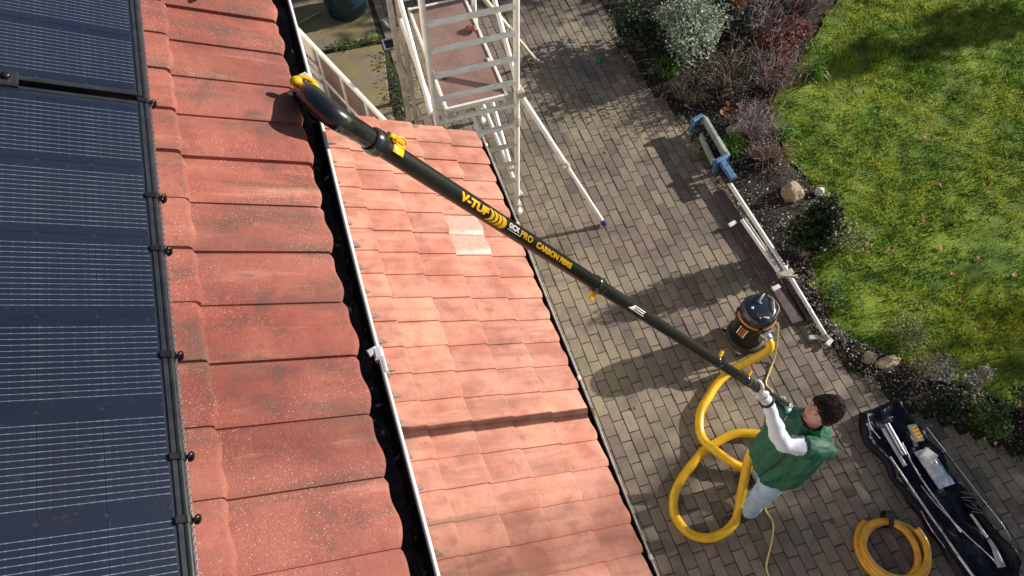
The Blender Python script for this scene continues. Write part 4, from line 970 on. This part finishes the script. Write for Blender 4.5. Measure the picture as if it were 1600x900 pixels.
# ------------------------------------------------------------------ timber, spare tower parts by the bed
pk = MB(); pk.box((3.492, 3.32, .026), (.125, 1.62, .04), Matrix.Rotation(.012, 3, 'Z'), bev=.005); tag(pk.build('timber_plank', 'wet_plank'), 'dark wet timber plank lying along the paving edge', 'plank')
m = MB(); m.box((3.605, 2.93, .03), (.03, .86, .04), Matrix.Rotation(.012, 3, 'Z'), bev=.004); tag(m.build('timber_batten', 'wet_plank'), 'thin dark batten beside the wet plank', 'plank')
sp = thing('spare_stabiliser', 'folded silver stabiliser leg lying along the flower bed edge', 'stabiliser', (3.6, 3.2, .05))
m = MB(); m.bar((3.585, 4.26, .10), (3.640, 3.02, .085), .0235, 14); m.build('upper_tube', 'aluminium', sp)
m = MB(); m.bar((3.640, 3.05, .085), (3.655, 2.29, .06), .0205, 14); m.build('lower_tube', 'aluminium', sp)
m = MB(); m.bar((3.515, 3.70, .075), (3.575, 2.98, .07), .0205, 14); m.build('side_tube', 'aluminium', sp)
m = MB(); m.bar((3.545, 3.70, .088), (3.60, 2.98, .08), .012, 10); m.build('side_rail', 'aluminium_dirty', sp)
m = MB(); m.box((3.615, 3.0, .085), (.15, .06, .06), bev=.012); m.bar((3.56, 2.97, .11), (3.70, 2.93, .11), .010, 8); m.bar((3.66, 3.05, .08), (3.70, 3.12, .10), .010, 8); m.build('clamp', 'aluminium_dirty', sp)
m = MB(); m.tube([(3.583, 4.30, .10), (3.586, 4.22, .098)], .028, 12); m.build('end_cap', 'blue_plastic', sp)
m = MB(); m.tube([(3.655, 2.31, .06), (3.657, 2.26, .058)], [.022, .03], 12); m.build('end_cap', 'grey_plastic', sp)
for q, rz in (((3.415, 3.70, .055), .25), ((3.475, 2.90, .055), .2), ((3.665, 2.24, .045), .5), ((3.56, 2.33, .035), -.2)):
    m = MB(); m.box(q, (.085, .042, .022), Matrix.Rotation(rz, 3, 'Z'), bev=.004); lb = {0: 'small white tag on the far end of the wet plank', 1: 'small white tag on the plank beside the vacuum lid', 2: 'white tag at the lower end of the silver stabiliser', 3: 'pale plastic clip under the end of the silver stabiliser'}
    tag(m.build('white_tag', 'white_plastic'), lb[[3.415, 3.475, 3.665, 3.56].index(q[0])], 'tag')
wb_ = thing('work_bench', 'folded pale green work bench with blue clamps beside the flower bed', 'work bench', (3.62, 4.7, 0))
for (x0, y0), (x1, y1), z in (((3.70, 4.98), (3.70, 4.42), .16), ((3.665, 4.97), (3.66, 4.44), .20), ((3.565, 4.80), (3.535, 4.42), .14)):
    a, c_ = Vector((x0, y0, z)), Vector((x1, y1, z - .02)); dv = c_ - a; m = MB(); m.box((a + c_) / 2, (dv.length, .030, .085), Matrix.Rotation(math.atan2(dv.y, dv.x), 3, 'Z'), bev=.006); m.build('jaw_board', 'pale_green_board', wb_)
for i, (x, y, z) in enumerate(((3.60, 4.98, .16), (3.60, 4.40, .15))):
    m = MB(); m.box((x, y, z + .03), (.155, .05, .07), Matrix.Rotation(.3, 3, 'Z'), bev=.012); m.box((x - .07, y - .04, z - .04), (.04, .04, .14), bev=.01); cc = m.build('end_bracket', 'clamp_blue', wb_)
m = MB(); m.box((3.60, 4.26, .18), (.075, .26, .05), Matrix.Rotation(.06, 3, 'Z'), bev=.010); cc = m.build('clamp_beam', 'clamp_blue', wb_)
for k in range(5):
    m = MB(); m.box((3.60, 4.36 - k * .055, .145), (.15, .026, .05), bev=.006); m.build('clamp_tooth', 'black_matt', wb_)
for x, y in ((3.52, 4.86), (3.70, 4.90), (3.54, 4.38), (3.69, 4.36)):
    m = MB(); m.bar((x, y, .0), (x, y, .14), .014, 8); m.build('leg', 'black_matt', wb_)

# ------------------------------------------------------------------ stones, litter, small things
def rock(c, r, seed, name, mat, label, group=None):
    bm = bmesh.new(); bmesh.ops.create_icosphere(bm, subdivisions=3, radius=1)
    for v in bm.verts:
        n_ = v.co.normalized(); k = 1 + .30 * noise.noise(n_ * 1.3 + Vector((seed, 0, 0))) + .10 * noise.noise(n_ * 3.5 + Vector((0, seed, 0))); v.co = Vector((n_.x * r[0] * k, n_.y * r[1] * k, max(-.5 * r[2], n_.z * r[2] * k))) + Vector(c)
    me = bpy.data.meshes.new(name); bm.to_mesh(me); bm.free(); return tag(obj(name, me, mat), label, 'stone', group)
rock((4.15, 3.85, .08), (.105, .10, .10), 1.5, 'stone', 'stone_tan', 'rounded tan boulder resting on the dark mulch')
rock((4.44, 3.80, .045), (.048, .045, .05), 4.2, 'stone', 'stone_white', 'small white stone at the lawn edge next to the boulder')
rock((4.02, 4.80, .07), (.12, .09, .06), 7.1, 'stone', 'stone_tan', 'flat brown stone behind the bright green tuft')
rock((3.93, 1.99, .04), (.07, .06, .05), 2.2, 'stone', 'stone_tan', 'brown stone at the paving corner under the pale shrub')
rock((4.07, 1.90, .045), (.12, .055, .05), 3.3, 'stone', 'stone_tan', 'long orange brown stone beside the silver leaved shrub')
rock((4.45, 1.62, .05), (.05, .05, .04), 5.3, 'stone', 'stone_white', 'pale pebble among the silver leaved plants')
m = MB(); m.ell((3.01, 6.29, .035), (.036, .036, .036)); tag(m.build('ball', 'green_ball'), 'small green ball on the shaded paving', 'ball')
def leaf_obj(p, s, rz, mat, name='fallen_leaf'):
    V = [(0, -.5, .1), (.28, -.2, .16), (.34, .15, .12), (0, .55, .2), (-.34, .15, .18), (-.28, -.2, .1), (0, 0, .02)]; rt = Matrix.Rotation(rz, 3, 'Z')
    m = MB(); m.add([Vector(p) + rt @ (Vector(v) * s) for v in V], [(6, 0, 1), (6, 1, 2), (6, 2, 3), (6, 3, 4), (6, 4, 5), (6, 5, 0)]); return m.build(name, mat)
LV = [(5.67, 3.49), (6.10, 3.35), (4.50, 3.04), (4.53, 2.99), (4.74, 2.96), (5.23, 2.82), (5.50, 2.60), (5.16, 2.53), (4.67, 2.30), (5.01, 1.95), (5.70, 2.34), (5.26, 3.16), (4.57, 3.09), (5.05, 2.25), (4.92, 4.38), (5.26, 4.56), (6.3, 4.6), (5.9, 4.1), (6.6, 5.2), (5.6, 4.9)]
for i, (x, y) in enumerate(LV): tag(leaf_obj((x, y, .035), random.uniform(.04, .075), random.uniform(0, 6), 'leaf_fallen'), 'single brown orange leaf fallen on the lawn grass', 'leaf', 'fallen leaves on the lawn')
for i, (x, y) in enumerate([(2.52, 2.39), (2.89, .81), (3.72, 2.11), (3.81, 1.94), (3.1, 5.6), (2.6, 5.0), (2.3, 4.7), (3.2, 4.55), (2.75, 3.9), (1.75, 2.2), (3.35, 1.75), (3.3, 5.2)]): tag(leaf_obj((x, y, .006), random.uniform(.025, .05), random.uniform(0, 6), 'leaf_fallen'), 'small dry leaf lying on the block paving', 'leaf', 'dry leaves on the paving')
for i, (x, y) in enumerate([(3.93, 5.02), (4.0, 5.06), (4.08, 4.98), (3.98, 4.94), (4.16, 5.03), (4.05, 5.12)]): tag(leaf_obj((x, y, .13), .09, i * 1.3, 'leaf_fallen'), 'large tan autumn leaf caught on the bed behind the work bench', 'leaf', 'tan leaves behind the work bench')
m = MB(); m.ell((-.255, 1.845, 5.008), (.010, .011, .006)); m.ell((-.262, 1.835, 5.010), (.007, .006, .005)); tag(m.build('bird_dropping', 'white_print'), 'white bird dropping on the upper roof tile', 'dropping')

# ------------------------------------------------------------------ plants
def shrub(name, c, r, n, size, mat, label, cat='shrub', group=None, seed=1, stems=10, up=.5, lumps=9, stem_mat='twig', hollow=.35):
    g = np.random.default_rng(seed); t = thing(name, label, cat, (c[0], c[1], 0), group); r = np.array(r); c3 = np.array(c)
    L = g.normal(size=(lumps, 3)); L /= np.linalg.norm(L, axis=1)[:, None]; L[:, 2] = np.abs(L[:, 2]) * .9 - .15; L *= g.uniform(.35, .72, lumps)[:, None]
    k = g.integers(0, lumps, n); d = g.normal(size=(n, 3)); d /= np.linalg.norm(d, axis=1)[:, None]
    P_ = (L[k] + d * (hollow + (1 - hollow) * g.random(n) ** .5)[:, None] * g.uniform(.28, .50, lumps)[k][:, None]) * r + c3
    P_[:, 2] = np.maximum(P_[:, 2], .02)
    o = obj('foliage', leaf_mesh('foliage', P_, size, up, seed), mat, t)
    m = MB()
    for i in range(stems):
        e = c3 + L[i % lumps] * r * 1.0; b0 = np.array([c[0] + g.uniform(-.04, .04), c[1] + g.uniform(-.04, .04), -.02]); md = (b0 + e) / 2 + g.uniform(-.05, .05, 3)
        m.tube(smooth([b0, md, e], 3), [.009 - .006 * q / 6 for q in range(7)], 5, cap=False)
    m.build('stem', stem_mat, t); return t
def twiggy(name, c, r, h, n, mat, label, seed=1, leafmat=None, nl=0, lsize=.03, cat='plant', group=None):
    g = np.random.default_rng(seed); t = thing(name, label, cat, (c[0], c[1], 0), group); m = MB(); ends = []
    for i in range(n):
        a = g.uniform(0, 6.283); q = g.random() ** .6; b0 = Vector((c[0] + math.cos(a) * r * q * .35, c[1] + math.sin(a) * r * q * .35, .0))
        tip = Vector((c[0] + math.cos(a) * r * q * 1.1 + g.uniform(-.1, .1) * r, c[1] + math.sin(a) * r * q * 1.1 + g.uniform(-.1, .1) * r, h * g.uniform(.4, 1.05)))
        md = b0.lerp(tip, .55) + Vector((g.uniform(-.15, .15) * r, g.uniform(-.15, .15) * r, h * .15)); P_ = smooth([b0, md, tip], 3); m.tube(P_, [.0050 - .0034 * k / 6 for k in range(7)], 4, cap=False); ends += P_[2:]
        for _ in range(2):
            s0 = P_[int(g.integers(2, 6))]; e_ = s0 + Vector((g.uniform(-.4, .4) * r, g.uniform(-.4, .4) * r, g.uniform(-.05, .25) * h)); m.tube([s0, s0.lerp(e_, .5) + Vector((0, 0, .02)), e_], [.003, .0024, .0012], 4, cap=False); ends.append(e_)
    m.build('stems', mat, t)
    if leafmat:
        ii = g.integers(0, len(ends), nl); Pn = np.array([tuple(ends[i]) for i in ii]) + g.normal(scale=.035, size=(nl, 3)); Pn[:, 2] = np.maximum(Pn[:, 2], .015); obj('leaves', leaf_mesh('leaves', Pn, lsize, .4, seed), leafmat, t)
    return t
def tuft(name, c, r, h, n, mat, label, seed, w=.006, cat='plant', group=None):
    g = np.random.default_rng(seed); V = []; F = []
    for i in range(n):
        a = g.uniform(0, 6.283); l = g.uniform(.3, 1.0); b0 = np.array([c[0] + g.uniform(-.3, .3) * r, c[1] + g.uniform(-.3, .3) * r, 0.0]); d = np.array([math.cos(a), math.sin(a), 0]); s = np.array([-d[1], d[0], 0]) * w; hh = h * g.uniform(.5, 1)
        k = len(V); mid = b0 + d * r * l * .45 + [0, 0, hh * .85]; tip = b0 + d * r * l + [0, 0, hh * g.uniform(.4, 1.0)]
        V += [b0 - s, b0 + s, mid + s, mid - s, tip]; F += [(k, k + 1, k + 2, k + 3), (k + 3, k + 2, k + 4)]
    m = MB(); m.add(V, F); t = thing(name, label, cat, (c[0], c[1], 0), group); m.build('blades', mat, t); return t
shrub('grey_shrub', (3.98, 6.02, .40), (.58, .50, .50), 4200, .042, 'leaf_grey', 'large rounded shrub with pale grey green leaves by the paving', seed=2, stems=14, lumps=16)
shrub('dark_shrub', (3.48, 6.40, .30), (.30, .58, .42), 1700, .05, 'leaf_dark', 'low dark shrub in shade to the side of the grey shrub', seed=3)
shrub('dark_shrub', (4.55, 6.35, .28), (.45, .40, .34), 1100, .05, 'leaf_dark', 'dark leaved shrub between the grey shrub and the red one', seed=4)
shrub('red_shrub', (5.02, 5.72, .24), (.42, .36, .34), 1000, .042, 'leaf_red', 'deep red leaved shrub where bed meets lawn', seed=5, lumps=12)
shrub('yellow_shrub', (4.62, 6.15, .55), (.16, .14, .12), 160, .045, 'leaf_fallen', 'small amber leaved sprig above the dark shrub', seed=6, stems=5)
twiggy('bare_shrub', (4.20, 5.45, 0), .42, .50, 90, 'twig', 'tangle of bare brown stems in the middle of the bed', 7, 'leaf_dark', 700, .032)
twiggy('bare_shrub', (4.72, 5.30, 0), .36, .48, 70, 'twig_grey', 'bare grey stemmed shrub with a few red leaves', 8, 'leaf_red', 260, .035)
twiggy('dried_flower', (4.16, 4.72, 0), .30, .34, 110, 'twig_grey', 'silvery dried lavender like clump beside the flat brown stone', 9, 'leaf_silver', 320, .018)
twiggy('dried_flower', (4.14, 4.36, 0), .26, .24, 90, 'twig', 'reddish brown dried clump above the boulder', 10, 'leaf_fallen', 160, .022)
twiggy('bare_shrub', (5.62, 6.45, 0), .45, .45, 80, 'twig', 'thin brown twigs filling the bed corner beyond the red shrub', 24, 'leaf_red', 300, .03)
twiggy('bare_shrub', (4.95, 6.15, 0), .42, .62, 70, 'twig_grey', 'leafless pale twigs rising behind the red shrub', 11)
twiggy('bare_shrub', (3.74, 5.42, 0), .24, .26, 50, 'twig', 'sparse dark stems sprawling onto the paving edge', 12, 'leaf_green', 260, .024)
twiggy('tall_stem', (4.38, 4.86, 0), .12, .70, 5, 'wood_pale', 'few tall pale dry stalks leaning over the lawn edge', 13)
tuft('grass_tuft', (3.84, 4.60), .20, .20, 170, 'leaf_bright', 'bright green grassy tuft next to the work bench', 14)
tuft('grass_tuft', (3.66, 5.86), .24, .26, 120, 'leaf_green', 'dark strappy tuft under the grey shrub', 15, .010)
tuft('grass_tuft', (5.20, 5.30), .20, .22, 90, 'leaf_bright', 'yellow green tuft at the foot of the red shrub', 16)
tuft('grass_tuft', (4.50, 4.62), .18, .16, 90, 'leaf_bright', 'fresh green tuft at the lawn edge below the tall stalks', 17)
shrub('variegated_shrub', (4.28, 3.16, .17), (.30, .30, .26), 1300, .026, 'leaf_varieg', 'cream speckled shrub on the lawn edge below the boulder', seed=18, lumps=14)
shrub('dark_shrub', (3.90, 3.16, .42), (.24, .22, .56), 4200, .048, 'leaf_dark', 'upright dark shrub behind the silver stabiliser', seed=19, lumps=22)
shrub('low_shrub', (3.92, 2.62, .08), (.16, .24, .13), 500, .028, 'leaf_green', 'low green cushion plant by the end of the stabiliser', seed=20)
shrub('variegated_shrub', (4.32, 2.06, .13), (.26, .22, .20), 1000, .022, 'leaf_varieg', 'cream and orange flecked shrub beside the brown stones', seed=21, lumps=12)
shrub('silver_shrub', (4.36, 1.70, .11), (.27, .20, .16), 900, .027, 'leaf_silver', 'silver leaved plant with dark red bits beside the long stone', seed=22, lumps=12)
shrub('silver_shrub', (4.66, 1.50, .09), (.20, .16, .13), 420, .03, 'leaf_silver', 'small silver plant with reddish leaves near the lawn corner', seed=23)
for i, (x, y, rx, ry, lb) in enumerate(((4.30, 1.38, .22, .16, 'leafy green hedge clump facing the head of the tool bag'), (4.55, 1.14, .25, .20, 'leafy green hedge clump beside the middle of the tool bag'), (4.84, .88, .26, .22, 'leafy green hedge clump nearest the foot of the tool bag'), (4.90, 1.20, .24, .18, 'leafy green hedge clump set back against the lawn'))):
    shrub('hedge_plant', (x, y, .12), (rx, ry, .17), 900, .036, 'leaf_green' if i % 2 else 'leaf_dark', lb, group='hedge plants along the paving', seed=30 + i, lumps=12)
def weeds():
    g = np.random.default_rng(40); Q = []
    for _ in range(420):
        f = g.random()
        if f < .35: Q.append((g.uniform(.10, .70) + g.normal() * .02, 7.46 + g.normal() * .035 + .02, abs(g.normal()) * .03 + .02))
        elif f < .8: Q.append((.70 + g.normal() * .06, g.uniform(6.1, 7.25), abs(g.normal()) * .035 + .02))
        else: Q.append((.78 + g.normal() * .06, 6.55 + g.normal() * .10, abs(g.normal()) * .05 + .02))
    o = obj('weeds', leaf_mesh('weeds', Q, .036, .6, 3), 'leaf_green'); o['label'] = 'small green weeds growing in the joints of the patio'; o['category'] = 'weeds'; o['kind'] = 'stuff'
    Q = []
    for _ in range(3600):
        y = g.uniform(.2, 7.5); Q.append((float(interp(y, PAVE)) + g.normal() * .055 - .04, y, abs(g.normal()) * .012 + .005))
    o = obj('edge_weeds', leaf_mesh('edge_weeds', Q, .020, .8, 5), 'leaf_dark'); o['label'] = 'moss and small weeds along the edge of the paving'; o['category'] = 'weeds'; o['kind'] = 'stuff'
weeds()
def joint_moss():
    g = np.random.default_rng(60); Q = []
    for _ in range(1500):
        x = .30 + PW * (int(g.integers(11, 36)) - .5) + g.normal() * .003; y = g.uniform(.2, 7.6)
        if x < interp(y, PAVE) and noise.noise((x * .9, y * .9, 12)) > -.05: Q.append((x, y, abs(g.normal()) * .003 + .001))
    o = obj('joint_moss', leaf_mesh('joint_moss', Q, .013, .9, 8), 'leaf_green'); o['label'] = 'specks of green moss growing in the paving joints'; o['category'] = 'moss'; o['kind'] = 'stuff'
joint_moss()

# ------------------------------------------------------------------ garden beyond the frame, which shades the place
def tree(label, x, y, h, cr, seed, n=2600, trunk=.12, name='tree', base=.35):
    g = np.random.default_rng(seed); t = thing(name, label, 'tree', (x, y, 0), 'trees beyond the lawn'); m = MB()
    m.tube(smooth([(x, y, -.1), (x + .05, y - .04, h * .35), (x - .03, y + .03, h * .7), (x, y, h * .95)], 4), [trunk * (1 - .075 * k) for k in range(13)], 10)
    L = []
    for i in range(26):
        z0 = h * g.uniform(base * .8, .85); a = g.uniform(0, 6.283); l = cr * g.uniform(.5, 1) * (1 - .5 * max(0, z0 / h - .5)); e = Vector((x + math.cos(a) * l, y + math.sin(a) * l, z0 + l * g.uniform(.1, .5)))
        m.tube(smooth([(x, y, z0), Vector((x, y, z0)).lerp(e, .5) + Vector((0, 0, -.05)), e], 3), [trunk * .35 * (1 - .12 * k) for k in range(7)], 6, cap=False); L.append(e); L.append(Vector((x, y, z0)).lerp(e, .6))
    m.build('trunk', 'bark', t); L = np.array([tuple(v) for v in L]); k = g.integers(0, len(L), n); P_ = L[k] + g.normal(scale=cr * .16, size=(n, 3)); P_[:, 2] = np.clip(P_[:, 2], h * base, h * 1.02)
    obj('crown', leaf_mesh('crown', P_, .13, .3, seed), 'leaf_green', t); return t
tree('round garden tree past the lawn on the side of the open bag', 13.0, -1.1, 4.8, 2.9, 50, 22000)
tree('slim upright tree past the lawn opposite the red shrub', 14.0, 5.50, 4.0, .42, 51, 2600, .07, base=.10)
tree('unseen conifer added beyond the flower bed to shade the water butt', 7.4, 8.55, 4.0, 1.25, 52, 20000, .12, base=.05)  # out-of-view conifer, added only to darken the patio round the water butt
tree('tall far poplar well past the lawn in line with the house', 40.0, 1.45, 24.0, 1.0, 53, 2400, .22, base=.76)
